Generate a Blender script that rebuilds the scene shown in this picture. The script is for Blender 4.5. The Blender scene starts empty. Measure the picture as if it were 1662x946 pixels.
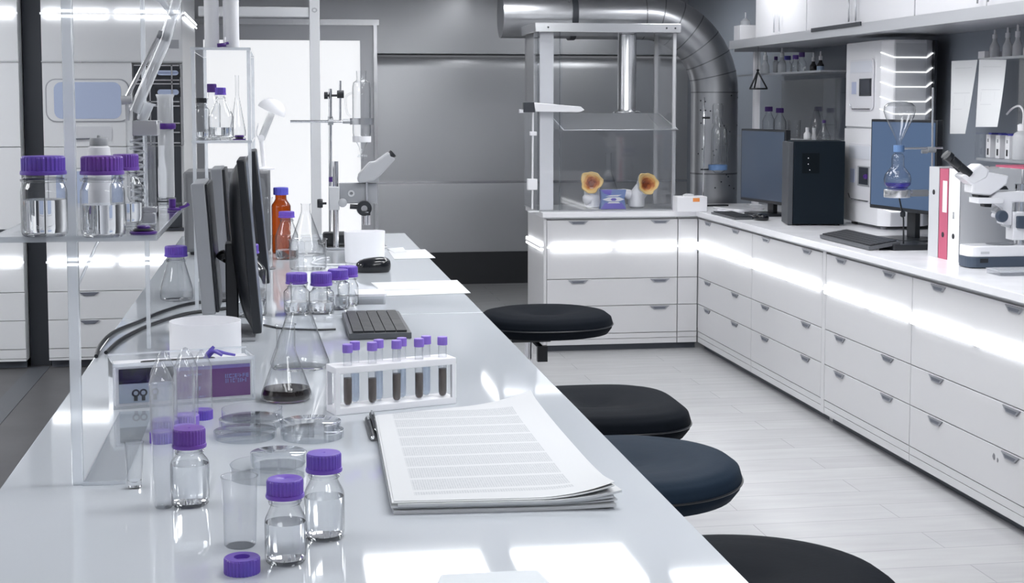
import bpy, bmesh, math, random
from mathutils import Vector, Matrix
random.seed(7)
PI = math.pi
C = bpy.context.scene.collection
sc = bpy.context.scene

# ------------------------------------------------------------------ camera model (1662 x 946)
F = 2400.; CX, CY = 831., 361.; VX, VY = 450., 168.; H = 1.625
Yc = Vector((VX-CX, CY-VY, -F)).normalized()
Zc = Vector((0, F, CY-VY)).normalized()
Xc = Yc.cross(Zc)
def ray(px, py):
    c = Vector((px-CX, CY-py, -F))
    return Vector((c.dot(Xc), c.dot(Yc), c.dot(Zc)))
def onz(px, py, z):
    d = ray(px, py); t = (z-H)/d.z
    return Vector((d.x*t, d.y*t, z))
def ony(px, py, y):
    d = ray(px, py); t = y/d.y
    return Vector((d.x*t, y, H+d.z*t))
def onx(px, py, x):
    d = ray(px, py); t = x/d.x
    return Vector((x, d.y*t, H+d.z*t))
def stand(px, pbot, w, z):
    """centre of a round foot whose lowest outline is at pbot, and its radius"""
    cy = pbot-(w/2)*(pbot-168)/F
    p = onz(px, cy, z)
    return p, w/2*p.y/F
cam = bpy.data.cameras.new('camera'); co = bpy.data.objects.new('camera', cam); C.objects.link(co)
cam.sensor_width = 36; cam.lens = F/1662*36; cam.shift_y = -(473-CY)/1662; cam.clip_start = .05; cam.clip_end = 60
R3 = Matrix((Xc, Yc, Zc))            # camera vector -> world vector
co.matrix_world = Matrix.Translation((0, 0, H)) @ R3.to_4x4()
sc.camera = co

# ------------------------------------------------------------------ mesh gatherer
class G:
    def __init__(s): s.v = []; s.f = []; s.sm = []; s.uv = None
    def add(s, vs, fs, smooth=False, M=None):
        o = len(s.v)
        s.v += [tuple(M @ Vector(v)) if M else tuple(v) for v in vs]
        s.f += [tuple(i+o for i in f) for f in fs]; s.sm += [smooth]*len(fs); return s
    def box(s, x0, x1, y0, y1, z0, z1, M=None):
        return s.add([(x0,y0,z0),(x1,y0,z0),(x1,y1,z0),(x0,y1,z0),(x0,y0,z1),(x1,y0,z1),(x1,y1,z1),(x0,y1,z1)],
                     [(0,3,2,1),(4,5,6,7),(0,1,5,4),(1,2,6,5),(2,3,7,6),(3,0,4,7)], False, M)
    def lathe(s, prof, n=32, M=None, rib=0, smooth=True):
        vs = []; rings = []
        for r, z in prof:
            if r < 1e-6: rings.append([len(vs)]); vs.append((0,0,z)); continue
            a = []
            for i in range(n):
                rr = r*(1-rib*(i//2 % 2)); a.append(len(vs)); vs.append((rr*math.cos(2*PI*i/n), rr*math.sin(2*PI*i/n), z))
            rings.append(a)
        fs = []
        for a, b in zip(rings, rings[1:]):
            for i in range(n):
                j = (i+1) % n
                if len(a) == 1 and len(b) == 1: continue
                if len(a) == 1: fs.append((a[0], b[j], b[i]))
                elif len(b) == 1: fs.append((a[i], a[j], b[0]))
                else: fs.append((a[i], a[j], b[j], b[i]))
        return s.add(vs, fs, smooth, M)
    def tube(s, pts, r, n=10, caps=True, closed=False):
        P = [Vector(p) for p in pts]; m = len(P)
        rs = r if isinstance(r, (list, tuple)) else [r]*m
        vs = []; N = None
        for i in range(m):
            t = (P[min(i+1, m-1)]-P[max(i-1, 0)]).normalized()
            if N is None:
                N = t.cross(Vector((0,0,1)))
                if N.length < 1e-3: N = t.cross(Vector((0,1,0)))
            N = (N-t*N.dot(t)).normalized(); B = t.cross(N)
            for k in range(n):
                a = 2*PI*k/n; vs.append(P[i]+(N*math.cos(a)+B*math.sin(a))*rs[i])
        fs = [(i*n+k, i*n+(k+1) % n, (i+1)*n+(k+1) % n, (i+1)*n+k) for i in range(m-1) for k in range(n)]
        s.add(vs, fs, True)
        if caps:
            o = len(s.v)-len(vs)
            s.f += [tuple(o+k for k in range(n))[::-1], tuple(o+(m-1)*n+k for k in range(n))]; s.sm += [False]*2
        return s
    def prism(s, poly, h0, h1, M=None, smooth=False):
        n = len(poly)
        vs = [(x,y,h0) for x,y in poly]+[(x,y,h1) for x,y in poly]
        fs = [tuple(range(n))[::-1], tuple(range(n,2*n))]
        s.add(vs, fs, False, M); o = len(s.v)-2*n
        s.f += [(o+i, o+(i+1) % n, o+n+(i+1) % n, o+n+i) for i in range(n)]; s.sm += [smooth]*n
        return s
    def grid(s, fn, nu, nv, smooth=True):
        vs = [fn(i/nu, j/nv) for j in range(nv+1) for i in range(nu+1)]
        fs = [(j*(nu+1)+i, j*(nu+1)+i+1, (j+1)*(nu+1)+i+1, (j+1)*(nu+1)+i) for j in range(nv) for i in range(nu)]
        return s.add(vs, fs, smooth)
    def build(s, name, m, parent=None, bevel=0, loc=None, rz=0, seg=2, norm=True, uv=None):
        me = bpy.data.meshes.new(name); me.from_pydata(s.v, [], s.f); me.update()
        me.polygons.foreach_set('use_smooth', s.sm)
        bm = bmesh.new(); bm.from_mesh(me)
        if norm: bmesh.ops.recalc_face_normals(bm, faces=bm.faces)
        if bevel:
            es = [e for e in bm.edges if len(e.link_faces) == 2 and e.calc_face_angle(0) > .6]
            bm.normal_update()
            flat = {tuple(round(c, 2) for c in f.normal) for f in bm.faces if not f.smooth}
            bmesh.ops.bevel(bm, geom=es, offset=bevel, segments=seg, profile=.5, affect='EDGES', clamp_overlap=True)
            bm.normal_update()
            for f in bm.faces: f.smooth = tuple(round(c, 2) for c in f.normal) not in flat
        if uv:
            l = bm.loops.layers.uv.new('uv')
            for f in bm.faces:
                for lp in f.loops: lp[l].uv = uv(lp.vert.co)
        sm = [f.smooth for f in bm.faces]
        bm.to_mesh(me); bm.free()
        me.set_sharp_from_angle(angle=math.radians(38))
        me.polygons.foreach_set('use_smooth', sm); me.update()
        me.materials.append(m)
        o = bpy.data.objects.new(name, me); C.objects.link(o)
        if parent: o.parent = parent
        if loc is not None: o.location = loc
        o.rotation_euler.z = rz
        return o
def T(x, y, z): return Matrix.Translation((x, y, z))
def RX(a): return Matrix.Rotation(a, 4, 'X')
def RY(a): return Matrix.Rotation(a, 4, 'Y')
def RZ(a): return Matrix.Rotation(a, 4, 'Z')
def along(p, q):
    """matrix that carries the local z axis from p towards q"""
    p = Vector(p); q = Vector(q)
    return Matrix.Translation(p) @ (q-p).to_track_quat('Z', 'Y').to_matrix().to_4x4()
def rrect(x0, x1, y0, y1, r, n=5):
    out = []
    for cx, cy, a in ((x1-r,y1-r,0),(x0+r,y1-r,90),(x0+r,y0+r,180),(x1-r,y0+r,270)):
        for k in range(n+1):
            t = math.radians(a+90*k/n); out.append((cx+r*math.cos(t), cy+r*math.sin(t)))
    return out
def bez(p, n=24):
    """smooth curve through points (Catmull-Rom)"""
    P = [Vector(q) for q in p]; P = [P[0]*2-P[1]]+P+[P[-1]*2-P[-2]]; out = []
    m = max(2, n//(len(P)-3))
    for i in range(1, len(P)-2):
        for k in range(m):
            t = k/m; a, b, c, d = P[i-1:i+3]
            out.append(.5*((2*b)+(c-a)*t+(2*a-5*b+4*c-d)*t*t+(3*b-a-3*c+d)*t**3))
    out.append(P[-2]); return out
def tag(o, label, cat, group=None, kind=None):
    o['label'] = label; o['category'] = cat
    if group: o['group'] = group
    if kind: o['kind'] = kind
    return o
def thing(name, label, cat, loc, rz=0, group=None):
    o = bpy.data.objects.new(name, None); C.objects.link(o); o.empty_display_size = .05
    o.location = loc; o.rotation_euler.z = rz
    return tag(o, label, cat, group)
def struct(name, g, m, label=None, **k):
    o = g.build(name, m, **k); o['kind'] = 'structure'
    if label: o['label'] = label
    o['category'] = 'room structure'
    return o
def dup(root, loc, rz=None, label=None):
    r = root.copy(); C.objects.link(r); r.location = loc
    if rz is not None: r.rotation_euler.z = rz
    if label: r['label'] = label
    for ch in list(root.children):
        c = ch.copy(); C.objects.link(c); c.parent = r
        for g in list(ch.children):
            d = g.copy(); C.objects.link(d); d.parent = c
    return r

# ------------------------------------------------------------------ materials
def pm(name, col, rough=.4, metal=0, spec=.5, coat=0, emit=None, es=0, sheen=0, aniso=0):
    m = bpy.data.materials.new(name); m.use_nodes = True
    b = m.node_tree.nodes['Principled BSDF']
    b.inputs['Base Color'].default_value = (*col, 1); b.inputs['Roughness'].default_value = rough
    b.inputs['Metallic'].default_value = metal; b.inputs['Specular IOR Level'].default_value = spec
    b.inputs['Coat Weight'].default_value = coat
    if sheen: b.inputs['Sheen Weight'].default_value = sheen
    if aniso: b.inputs['Anisotropic'].default_value = aniso
    if emit: b.inputs['Emission Color'].default_value = (*emit, 1); b.inputs['Emission Strength'].default_value = es
    return m
def N(m, t, **kw):
    n = m.node_tree.nodes.new(t)
    for k, v in kw.items(): setattr(n, k, v)
    return n
def L(m, a, b): m.node_tree.links.new(a, b)
def noisy(m, scale, lo, hi, to='Roughness', stretch=(1,1,1), detail=4):
    """object-space noise that varies one input between two values"""
    tc = N(m, 'ShaderNodeTexCoord'); mp = N(m, 'ShaderNodeMapping'); mp.inputs['Scale'].default_value = stretch
    nz = N(m, 'ShaderNodeTexNoise'); nz.inputs['Scale'].default_value = scale; nz.inputs['Detail'].default_value = detail
    L(m, tc.outputs['Object'], mp.inputs[0]); L(m, mp.outputs[0], nz.inputs['Vector'])
    b = m.node_tree.nodes['Principled BSDF']
    if to == 'Base Color':
        mx = N(m, 'ShaderNodeMix', data_type='RGBA'); mx.inputs[6].default_value = (*lo,1); mx.inputs[7].default_value = (*hi,1)
        L(m, nz.outputs[0], mx.inputs[0]); L(m, mx.outputs[2], b.inputs[to])
    elif to == 'Bump':
        bp = N(m, 'ShaderNodeBump'); bp.inputs['Strength'].default_value = lo; bp.inputs['Distance'].default_value = hi
        L(m, nz.outputs[0], bp.inputs['Height']); L(m, bp.outputs[0], b.inputs['Normal'])
    else:
        mr = N(m, 'ShaderNodeMapRange'); mr.inputs[3].default_value = lo; mr.inputs[4].default_value = hi
        L(m, nz.outputs[0], mr.inputs[0]); L(m, mr.outputs[0], b.inputs[to])
    return m
def thin(name, tint=(.97,.975,.98), edge=(.42,.45,.49), rough=.02, milk=0, milkcol=(.85,.87,.9), blend=.3, ior=1.5, pw=3.0):
    """thin clear wall: absorbs more at grazing angles, reflects by Fresnel"""
    m = bpy.data.materials.new(name); m.use_nodes = True; nt = m.node_tree; nt.nodes.clear()
    out = N(m, 'ShaderNodeOutputMaterial'); tr = N(m, 'ShaderNodeBsdfTransparent'); gl = N(m, 'ShaderNodeBsdfGlossy')
    gl.inputs['Roughness'].default_value = rough; gl.inputs['Color'].default_value = (1,1,1,1)
    lw = N(m, 'ShaderNodeLayerWeight'); lw.inputs['Blend'].default_value = blend
    po = N(m, 'ShaderNodeMath', operation='POWER'); po.inputs[1].default_value = pw
    mx = N(m, 'ShaderNodeMix', data_type='RGBA'); mx.inputs[6].default_value = (*tint,1); mx.inputs[7].default_value = (*edge,1)
    L(m, lw.outputs['Facing'], po.inputs[0]); L(m, po.outputs[0], mx.inputs[0]); L(m, mx.outputs[2], tr.inputs[0])
    fr = N(m, 'ShaderNodeFresnel'); ge = N(m, 'ShaderNodeNewGeometry')   # a thin wall reflects alike from both sides
    mi = N(m, 'ShaderNodeMix'); mi.inputs[2].default_value = ior; mi.inputs[3].default_value = 1/ior
    L(m, ge.outputs['Backfacing'], mi.inputs[0]); L(m, mi.outputs[0], fr.inputs['IOR'])
    ms = N(m, 'ShaderNodeMixShader'); L(m, fr.outputs[0], ms.inputs[0])
    if milk:
        df = N(m, 'ShaderNodeBsdfDiffuse'); df.inputs[0].default_value = (*milkcol,1)
        tl = N(m, 'ShaderNodeBsdfTranslucent'); tl.inputs[0].default_value = (*milkcol,1)
        a = N(m, 'ShaderNodeMixShader'); a.inputs[0].default_value = .5; L(m, df.outputs[0], a.inputs[1]); L(m, tl.outputs[0], a.inputs[2])
        b = N(m, 'ShaderNodeMixShader'); b.inputs[0].default_value = milk; L(m, tr.outputs[0], b.inputs[1]); L(m, a.outputs[0], b.inputs[2])
        L(m, b.outputs[0], ms.inputs[1])
    else: L(m, tr.outputs[0], ms.inputs[1])
    L(m, gl.outputs[0], ms.inputs[2]); L(m, ms.outputs[0], out.inputs[0])
    return m
def liquid(name, col, ior=1.33, rough=0):
    m = pm(name, col, rough); b = m.node_tree.nodes['Principled BSDF']
    b.inputs['Transmission Weight'].default_value = 1; b.inputs['IOR'].default_value = ior
    return m
def lamp(name, s, col=(1,1,1)):
    m = bpy.data.materials.new(name); m.use_nodes = True; m.node_tree.nodes.clear()
    o = N(m, 'ShaderNodeOutputMaterial'); e = N(m, 'ShaderNodeEmission'); e.inputs[0].default_value = (*col,1); e.inputs[1].default_value = s
    L(m, e.outputs[0], o.inputs[0]); return m

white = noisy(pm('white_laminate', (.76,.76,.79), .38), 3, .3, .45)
white_dim = noisy(pm('white_laminate_dimmed', (.585,.585,.60), .4), 3, .32, .47)  # same white as the upper units, darkened to stand for weaker light
grey_lam = noisy(pm('grey_laminate', (.52,.53,.56), .38), 3, .3, .45)
counter_m = noisy(pm('white_worktop', (.80,.80,.83), .25), 8, .18, .3)
bench_m = noisy(pm('frosted_glass_top', (.535,.565,.605), .04, 0, .55), 2, .025, .06)
bench_edge = pm('glass_edge', (.72,.76,.80), .2)
steel = noisy(pm('brushed_steel', (.50,.51,.53), .3, .95, aniso=.4), 6, .22, .38, stretch=(1,1,.15))
steel_wall = noisy(pm('steel_wall', (.57,.58,.60), .3, .8), 2.2, .26, .42, stretch=(1,1,.5))
steel_lt = pm('polished_steel', (.68,.69,.71), .22, .9)
chrome = pm('chrome', (.8,.8,.82), .12, 1)
alu = pm('aluminium', (.62,.63,.66), .35, .6)
dark_steel = noisy(pm('dark_steel', (.05,.055,.065), .4, .5), 4, .3, .5)
dark_base = pm('dark_base_panel', (.028,.03,.034), .35)
toe_m = pm('dark_toe_kick', (.07,.08,.10), .4)
handle_m = pm('grey_metal_pull', (.33,.34,.37), .35, .6)
handle_dk = pm('dark_pull_recess', (.12,.13,.16), .5)
black = pm('black_plastic', (.012,.014,.018), .35)
blackg = pm('gloss_black_plastic', (.008,.009,.012), .12)
tower_blk = pm('blue_black_case', (.004,.009,.015), .5, spec=.15)
key_m = pm('black_keycap', (.018,.02,.025), .45)
keybed = pm('charcoal_plate', (.08,.085,.095), .4)
grey_p = pm('grey_plastic', (.30,.31,.33), .42)
lgrey_p = pm('light_grey_plastic', (.55,.56,.58), .4)
white_p = pm('white_plastic', (.84,.84,.87), .35)
white_gl = pm('white_gloss_shell', (.86,.86,.89), .15, coat=.5)
paper = pm('paper', (.60,.61,.625), .75, spec=.3)
leather = noisy(noisy(pm('black_upholstery', (.007,.009,.013), .7, spec=.04), 90, .25, .0015, 'Bump'), 4, .6, .75)
leather2 = noisy(noisy(pm('blue_black_upholstery', (.016,.027,.044), .65, spec=.05), 90, .25, .0015, 'Bump'), 4, .55, .7)
purple = noisy(pm('purple_cap_plastic', (.15,.07,.46), .38), 14, (.19,.045,.40), (.11,.11,.56), 'Base Color')
purple_r = noisy(pm('red_purple_cap_plastic', (.14,.035,.36), .38), 9, (.16,.03,.28), (.16,.10,.50), 'Base Color')
purple_l = pm('lilac_cap_plastic', (.27,.17,.62), .4)
purple_d = pm('deep_purple_rubber', (.07,.02,.20), .35)
blue_c = pm('blue_cap_plastic', (.10,.10,.55), .38)
blue_rub = pm('blue_clamp_rubber', (.12,.22,.42), .45)
glass = thin('clear_glass', (.975,.98,.985), (.12,.135,.155), blend=.5, pw=2.7)
dish_gl = thin('dish_plastic', (.975,.98,.985), (.55,.58,.62), blend=.5, pw=2.7)
glass_pl = thin('clear_plastic', (.95,.955,.965), (.26,.29,.33), milk=.10, blend=.5, pw=2.7)
frost = thin('milky_plastic', (.9,.91,.93), (.7,.72,.76), .2, milk=.6)
acryl = thin('clear_acrylic_sheet', (.975,.98,.985), (.8,.83,.86), .03)
acryl_edge = thin('acrylic_rod', (.9,.92,.94), (.75,.78,.82), .08, milk=.5, milkcol=(.93,.95,.98))
smoke = thin('smoky_acrylic', (.78,.79,.81), (.5,.52,.55), .03, milk=.12, milkcol=(.6,.62,.65))
smoke2 = thin('front_acrylic', (.96,.963,.97), (.75,.77,.8), .03)
frost2 = thin('milky_bottle_plastic', (.9,.91,.93), (.8,.82,.85), .25, milk=.85, milkcol=(.95,.96,.98))
paper_w = pm('bright_paper', (.86,.87,.885), .7)
canopy_m = thin('hazy_canopy', (.86,.87,.88), (.6,.62,.65), .08, milk=.28, milkcol=(.75,.77,.8))
head_grey = pm('microscope_grey', (.42,.43,.45), .35)
case_grey = pm('case_grey', (.15,.155,.165), .4)
steel_dk = pm('dull_steel', (.22,.225,.235), .4, .8)
amber = thin('amber_glass', (.56,.225,.06), (.08,.03,.015), .03, blend=.5)
water = liquid('clear_liquid', (.98,.99,1.0), 1.2)
coffee = pm('dark_brown_liquid', (.012,.008,.007), .05)
brown = pm('brown_sediment', (.075,.048,.036), .25)
pale_liq = thin('pale_liquid', (.78,.84,.92), (.6,.68,.78), .05, milk=.2)
violet_liq = thin('violet_liquid', (.25,.2,.75), (.12,.1,.5), .05, milk=.35, milkcol=(.12,.1,.55))
screen_m = pm('grey_blue_screen', (.045,.07,.115), .3)
screen_lit = pm('blue_grey_screen_lit', (.05,.08,.14), .3, emit=(.2,.34,.6), es=.10)
red_b = pm('red_binder_card', (.50,.12,.19), .6, spec=.2)
winblue = pm('blue_grey_window', (.29,.34,.46), .2)
winblue.node_tree.nodes['Principled BSDF'].inputs['Emission Color'].default_value = (.35,.4,.55,1)
winblue.node_tree.nodes['Principled BSDF'].inputs['Emission Strength'].default_value = .15
orange = pm('orange_label', (.85,.30,.08), .5)
led = lamp('led_strip_light', 4.5, (.96,.98,1))
led_bar_m = pm('led_channel_glow', (.8,.8,.82), .3, emit=(.96,.98,1), es=.35)  # plain channel bar given a glow so its unlit front reads bright
led_dim = lamp('led_line_light', 1.1, (.96,.98,1))
panel_l = lamp('ceiling_panel_light', 10, (.97,.985,1))
tube_l = lamp('ceiling_tube_light', 7, (.97,.985,1))
door_l = pm('backlit_frosted_glass', (.85,.86,.88), .25, emit=(.97,.98,1), es=.56)

# ------------------------------------------------------------------ the room
ZB = .93; ZC = .92
XW = 3.72; YB = 13.2; XL = -4.2; YF = -2.2; ZT = 2.66
def floor_mat():
    m = pm('pale_plank_tile', (.6,.6,.63), .22)
    tc = N(m,'ShaderNodeTexCoord'); br = N(m,'ShaderNodeTexBrick')
    br.inputs['Color1'].default_value = (.51,.51,.52,1); br.inputs['Color2'].default_value = (.475,.475,.487,1); br.inputs['Mortar'].default_value = (.37,.37,.385,1)
    br.inputs['Scale'].default_value = 1; br.inputs['Brick Width'].default_value = 1.2; br.inputs['Row Height'].default_value = .2; br.inputs['Mortar Size'].default_value = .0025
    br.inputs['Mortar Smooth'].default_value = .3
    L(m, tc.outputs['Object'], br.inputs['Vector'])
    nz = N(m,'ShaderNodeTexNoise'); nz.inputs['Scale'].default_value = 3; nz.inputs['Detail'].default_value = 6
    mp = N(m,'ShaderNodeMapping'); mp.inputs['Scale'].default_value = (1,5,1); L(m, tc.outputs['Object'], mp.inputs[0]); L(m, mp.outputs[0], nz.inputs['Vector'])
    mx = N(m,'ShaderNodeMix', data_type='RGBA', blend_type='MULTIPLY'); mx.inputs[0].default_value = .22
    L(m, br.outputs['Color'], mx.inputs[6]); L(m, nz.outputs[0], mx.inputs[7])
    b = m.node_tree.nodes['Principled BSDF']; L(m, mx.outputs[2], b.inputs['Base Color'])
    return m
concrete = noisy(noisy(pm('dimmed_polished_concrete', (.08,.08,.083), .5, spec=.12), 2, (.09,.09,.094), (.068,.068,.072), 'Base Color'), 3, .35, .5)  # concrete tone, darkened further to carry the dim light on this side
struct('floor', G().box(-.45, XW, YF, YB, -.1, 0), floor_mat(), 'pale plank tiled floor of the aisle between bench and cabinets')
struct('floor_left', G().box(XL, -.45, YF, YB, -.1, 0), concrete, 'polished concrete floor darkened for dim light on the far side of the bench')
struct('trim_drain', G().box(-1.53,-1.41,YF,9.4,.0,.003), pm('dark_drain_strip',(.06,.065,.075),.5), 'dark drain channel strip running along the grey concrete floor')
struct('ceiling', G().box(XL, XW, YF, YB, ZT, ZT+.1), pm('ceiling_white', (.72,.72,.74), .6), 'plain white ceiling')
wall_w = pm('wall_paint', (.78,.78,.80), .6)
struct('wall_front', G().box(XL, XW, YF-.1, YF, 0, ZT), wall_w, 'painted wall behind the viewer')
struct('wall_left', G().box(XL-.1, XL, YF, YB, 0, ZT), wall_w, 'painted wall beyond the grey concrete floor')
wr = pm('grey_wall_panel', (.27,.30,.35), .45)
struct('wall_right', G().box(XW, XW+.1, YF, YB, 0, ZT), wr, 'blue-grey wall panel behind the long counter')
# steel back wall: three courses, the upper edge of the middle and lower courses rolled over, a shape added to catch a bright band of light
dx0 = ony(330,65,YB).x; dx1 = ony(584,65,YB).x; jx = ony(611,65,YB).x; dz = ony(400,65,YB).z; dzt = ony(400,40,YB).z
def course(g, x0, x1, z0, z1, roll):
    prof = [(YB, z0), (YB, z1-roll)]+[(YB+roll*.55*(1-math.cos(a)), z1-roll+roll*math.sin(a)) for a in (.25,.5,.75,1.0,1.25,1.5)]
    vs = [(x, y, z) for y, z in prof for x in (x0, x1)]
    g.add(vs, [(2*i, 2*i+1, 2*i+3, 2*i+2) for i in range(len(prof)-1)], True)
z1, z2 = .918, 2.065
g = G(); g.box(XL, XW, YB+.09, YB+.15, 0, ZT)
course(g, jx, XW, .29, z1, .02); course(g, jx, XW, z1+.004, z2, .13); course(g, jx, XW, z2+.004, ZT, .01)
course(g, XL, dx0-.1, .0, ZT, .01); course(g, dx0-.1, jx, dzt+.03, ZT, .01)
struct('wall_back', g, steel_wall, 'brushed steel back wall with horizontal panel seams', norm=False)
struct('trim_back', G().box(jx, XW, YB-.012, YB, z1-.008, z1+.012), steel_lt, 'thin bright steel strip along the lower wall seam')
struct('baseboard_back', G().box(jx, XW, YB-.03, YB+.02, 0, .29), dark_base, 'dark base panel under the steel wall')
d = G().box(dx0-.1, dx0, YB-.04, YB+.05, 0, dzt).box(dx1, jx, YB-.04, YB+.05, 0, dzt).box(dx0, dx1, YB-.04, YB+.05, dz, dzt)
dr = struct('door_1', d, alu, 'frosted white glass door glowing in a grey metal frame')
pn = G().box(dx0, dx1, YB, YB+.03, .0, dz).build('door_panel', door_l, dr)
G().box(dx0-.1, jx+.02, YB-.06, YB+.02, dzt, dzt+.05).build('door_header', steel_lt, dr)
G().box(jx-.03, jx, YB-.07, YB-.04, 0, dzt).build('door_jamb', steel_lt, dr)

# ceiling lamps: flat panels, some added as fill, and a line of tubes
def ceil_panel(x0, x1, y0, y1, label):
    t = thing('ceiling_light', label, 'ceiling light', ((x0+x1)/2, (y0+y1)/2, ZT), 0, 'flat ceiling light panels')
    w, l = (x1-x0)/2, (y1-y0)/2
    G().box(-w-.02, w+.02, -l-.02, -l, -.03, 0).box(-w-.02, w+.02, l, l+.02, -.03, 0).box(-w-.02, -w, -l, l, -.03, 0).box(w, w+.02, -l, l, -.03, 0).build('frame', alu, t)
    G().box(-w, w, -l, l, -.02, -.005).build('diffuser', panel_l, t)
pls = [('bench side', .42, 1.04), ('aisle side', 1.2, 1.82)]
rows = [(9.2,9.84,'added fifth'), (7.05,7.69,'fourth'), (4.9,5.54,'third'), (2.5,3.14,'second'), (.1,.74,'first')]  # farthest row is an unseen panel added to brighten the right side
for nm, x0, x1 in pls:
    for y0, y1, k in rows:
        if x0 > 1 or y0 < 9: ceil_panel(x0, x1, y0, y1, f'square ceiling light panel, {k} row from the viewer, on the {nm}')
for y0, y1, k in ((7.6,8.7,'third'),(5.0,6.1,'second'),(2.4,3.5,'first')): ceil_panel(-3.5, -2.2, y0, y1, f'large added fill light panel above the grey concrete floor, {k} row from the viewer')  # unseen panels added to fill the left side with light
for y0, y1, k in ((8.7,9.3,'nearer of two'), (11.2,11.9,'farther of two')): ceil_panel(2.72, 3.1, y0, y1, f'long added fill light panel above the right counter run, {k} row')  # unseen panels added to brighten the right counter and far wall
for i, (y0, y1) in enumerate(((11.0, 11.75), (11.85, 12.6))):
    t = thing('tube_light', ['slim ceiling tube light in front of the steel wall, nearer of two', 'slim ceiling tube light close to the steel wall, farther of two'][i], 'ceiling light', (1.74, (y0+y1)/2, ZT-.04), 0, 'ceiling tube lights')
    h = (y1-y0)/2
    G().box(-.04,.04,-h,h,.0,.04).build('housing', white_p, t)
    G().tube([(0,-h+.02,-.015),(0,h-.02,-.015)], .016).build('tube', tube_l, t)

for y0, y1, k in ((4.1,5.4,'nearer of two'), (5.9,7.2,'farther of two')): ceil_panel(1.95, 2.35, y0, y1, f'narrow added fill light panel along the front of the right counter, {k}')  # unseen panels added to light the counter items from the aisle
# ------------------------------------------------------------------ drawer cabinets with light bars
XF = 2.74; YK = 9.43
def led_bar(parent, w, z, segs, x0=0, y=0):
    b = G().box(x0, x0+w, y-.022, y, z-.006, z+.006).build('light_bar', led_bar_m, parent)
    for a, c in segs:
        for s in (-1, 1):
            G().tube([(x0+a, y-.014, z+s*.016), (x0+c, y-.014, z+s*.016)], .0085, 8).build('led_strip', led, b)
def pull(g, gd, x, z, y, w=.137, h=.024):
    M = T(x, y, z) @ RX(PI/2)
    g.prism([(-w/2,0),(-w/2+.03,-h),(w/2-.03,-h),(w/2,0)], 0, .006, M)
    gd.prism([(-w/2+.022,-.007),(-w/2+.036,-h+.005),(w/2-.036,-h+.005),(w/2-.022,-.007)], .006, .0066, M)
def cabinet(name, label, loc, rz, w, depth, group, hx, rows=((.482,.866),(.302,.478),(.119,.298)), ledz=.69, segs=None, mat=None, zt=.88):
    mat = mat or white_dim
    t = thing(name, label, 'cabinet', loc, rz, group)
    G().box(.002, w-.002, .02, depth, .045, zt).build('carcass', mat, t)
    for a, b in rows:
        dr = G().box(.003, w-.003, 0, .019, a, b).build('drawer', mat, t, bevel=.0015)
        for x in hx:
            g, gd = G(), G(); pull(g, gd, x, b-.004, 0)
            g.sm += gd.sm; o = len(g.v); g.v += gd.v; g.f += [tuple(i+o for i in f) for f in gd.f]
            hh = g.build('handle', handle_m, dr); hh.data.materials.append(handle_dk)
            for p in hh.data.polygons[-6:]: p.material_index = 1
    G().box(.003, w-.003, .002, .02, .082, .115).build('plinth_panel', mat, t)
    G().box(.003, w-.003, .002, .02, .045, .079).build('plinth_panel', mat, t)
    G().box(0, w, .05, .07, 0, .045).build('toe_kick', toe_m, t)
    if segs: led_bar(t, w, ledz, segs)
    return t
gR = 'white drawer cabinets under the long right counter'
ys = [YK, 8.305, 7.17, 7.11, 6.085, 4.98, 3.88]
names = ['white three-drawer cabinet in the corner beside the end cabinet', 'white three-drawer cabinet second from the corner, left of the narrow upright filler',
         'white three-drawer cabinet third from the corner, right of the filler strip', 'white three-drawer cabinet nearest the viewer, stained under its lowest handle', '']
spans = [(9.43,8.305),(8.305,7.165),(7.12,6.085),(6.085,4.90),(4.90,3.8)]
hpos = [(.20,.72),(.22,.80),(.20,.76),(.22,.77),(.2,.8)]
cabs = []
for (ya, yb), hp, nm in zip(spans, hpos, names):
    if not nm: continue
    w = ya-yb
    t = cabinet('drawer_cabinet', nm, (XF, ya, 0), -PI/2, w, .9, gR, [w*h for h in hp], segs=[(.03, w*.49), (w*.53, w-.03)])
    cabs.append(t)
# scuffs on the nearest cabinet's lowest drawer
sm_ = pm('grey_scuff', (.2,.2,.22), .6)
for (px, py, r) in ((1513,681,.016),(1521,687,.009),(1613,741,.016),(1619,747,.011)):
    p = onx(px, py, XF-.001); M = T(6.085-p.y, -.0008, p.z) @ RX(PI/2)
    G().prism([(r*(.55+.45*random.random())*math.cos(a*PI/5)*.7, r*(.55+.45*random.random())*math.sin(a*PI/5)) for a in range(10)], 0, .0006, M).build('scuff_mark', sm_, cabs[3])
tag(G().box(XF, XF+.03, 7.12, 7.165, .045, .88).box(XF+.05, XF+.07, 7.12, 7.165, 0, .045).build('filler_strip', white_dim), 'narrow white upright filler strip between the drawer cabinets', 'panel')
x0b = ony(887,400,YK).x
wB = ony(1100,400,YK).x-x0b
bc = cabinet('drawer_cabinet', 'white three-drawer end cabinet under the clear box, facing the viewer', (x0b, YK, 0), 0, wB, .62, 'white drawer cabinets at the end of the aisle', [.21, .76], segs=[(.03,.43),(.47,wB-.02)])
# its lit flank
fl = bc
G().box(-.018, 0, 0, .62, .0, .88).build('side_panel', white_dim, fl)
sb = G().box(-.040, -.018, .02, .60, .684, .696).build('light_bar', white_p, fl)
for a, c in ((.03,.29),(.32,.59)):
    for s in (-1,1): G().tube([(-.03, a, .69+s*.016), (-.03, c, .69+s*.016)], .0085, 8).build('led_strip', led, sb)
cf = cabinet('corner_cabinet', 'narrow white corner cabinet front without handles, left of the long cabinet run', (x0b+wB, YK, 0), 0, XF-x0b-wB-.003, .62, None, [], segs=None)
led_bar(cf, XF-x0b-wB-.028, .69, [(.005, XF-x0b-wB-.03)])
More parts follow.
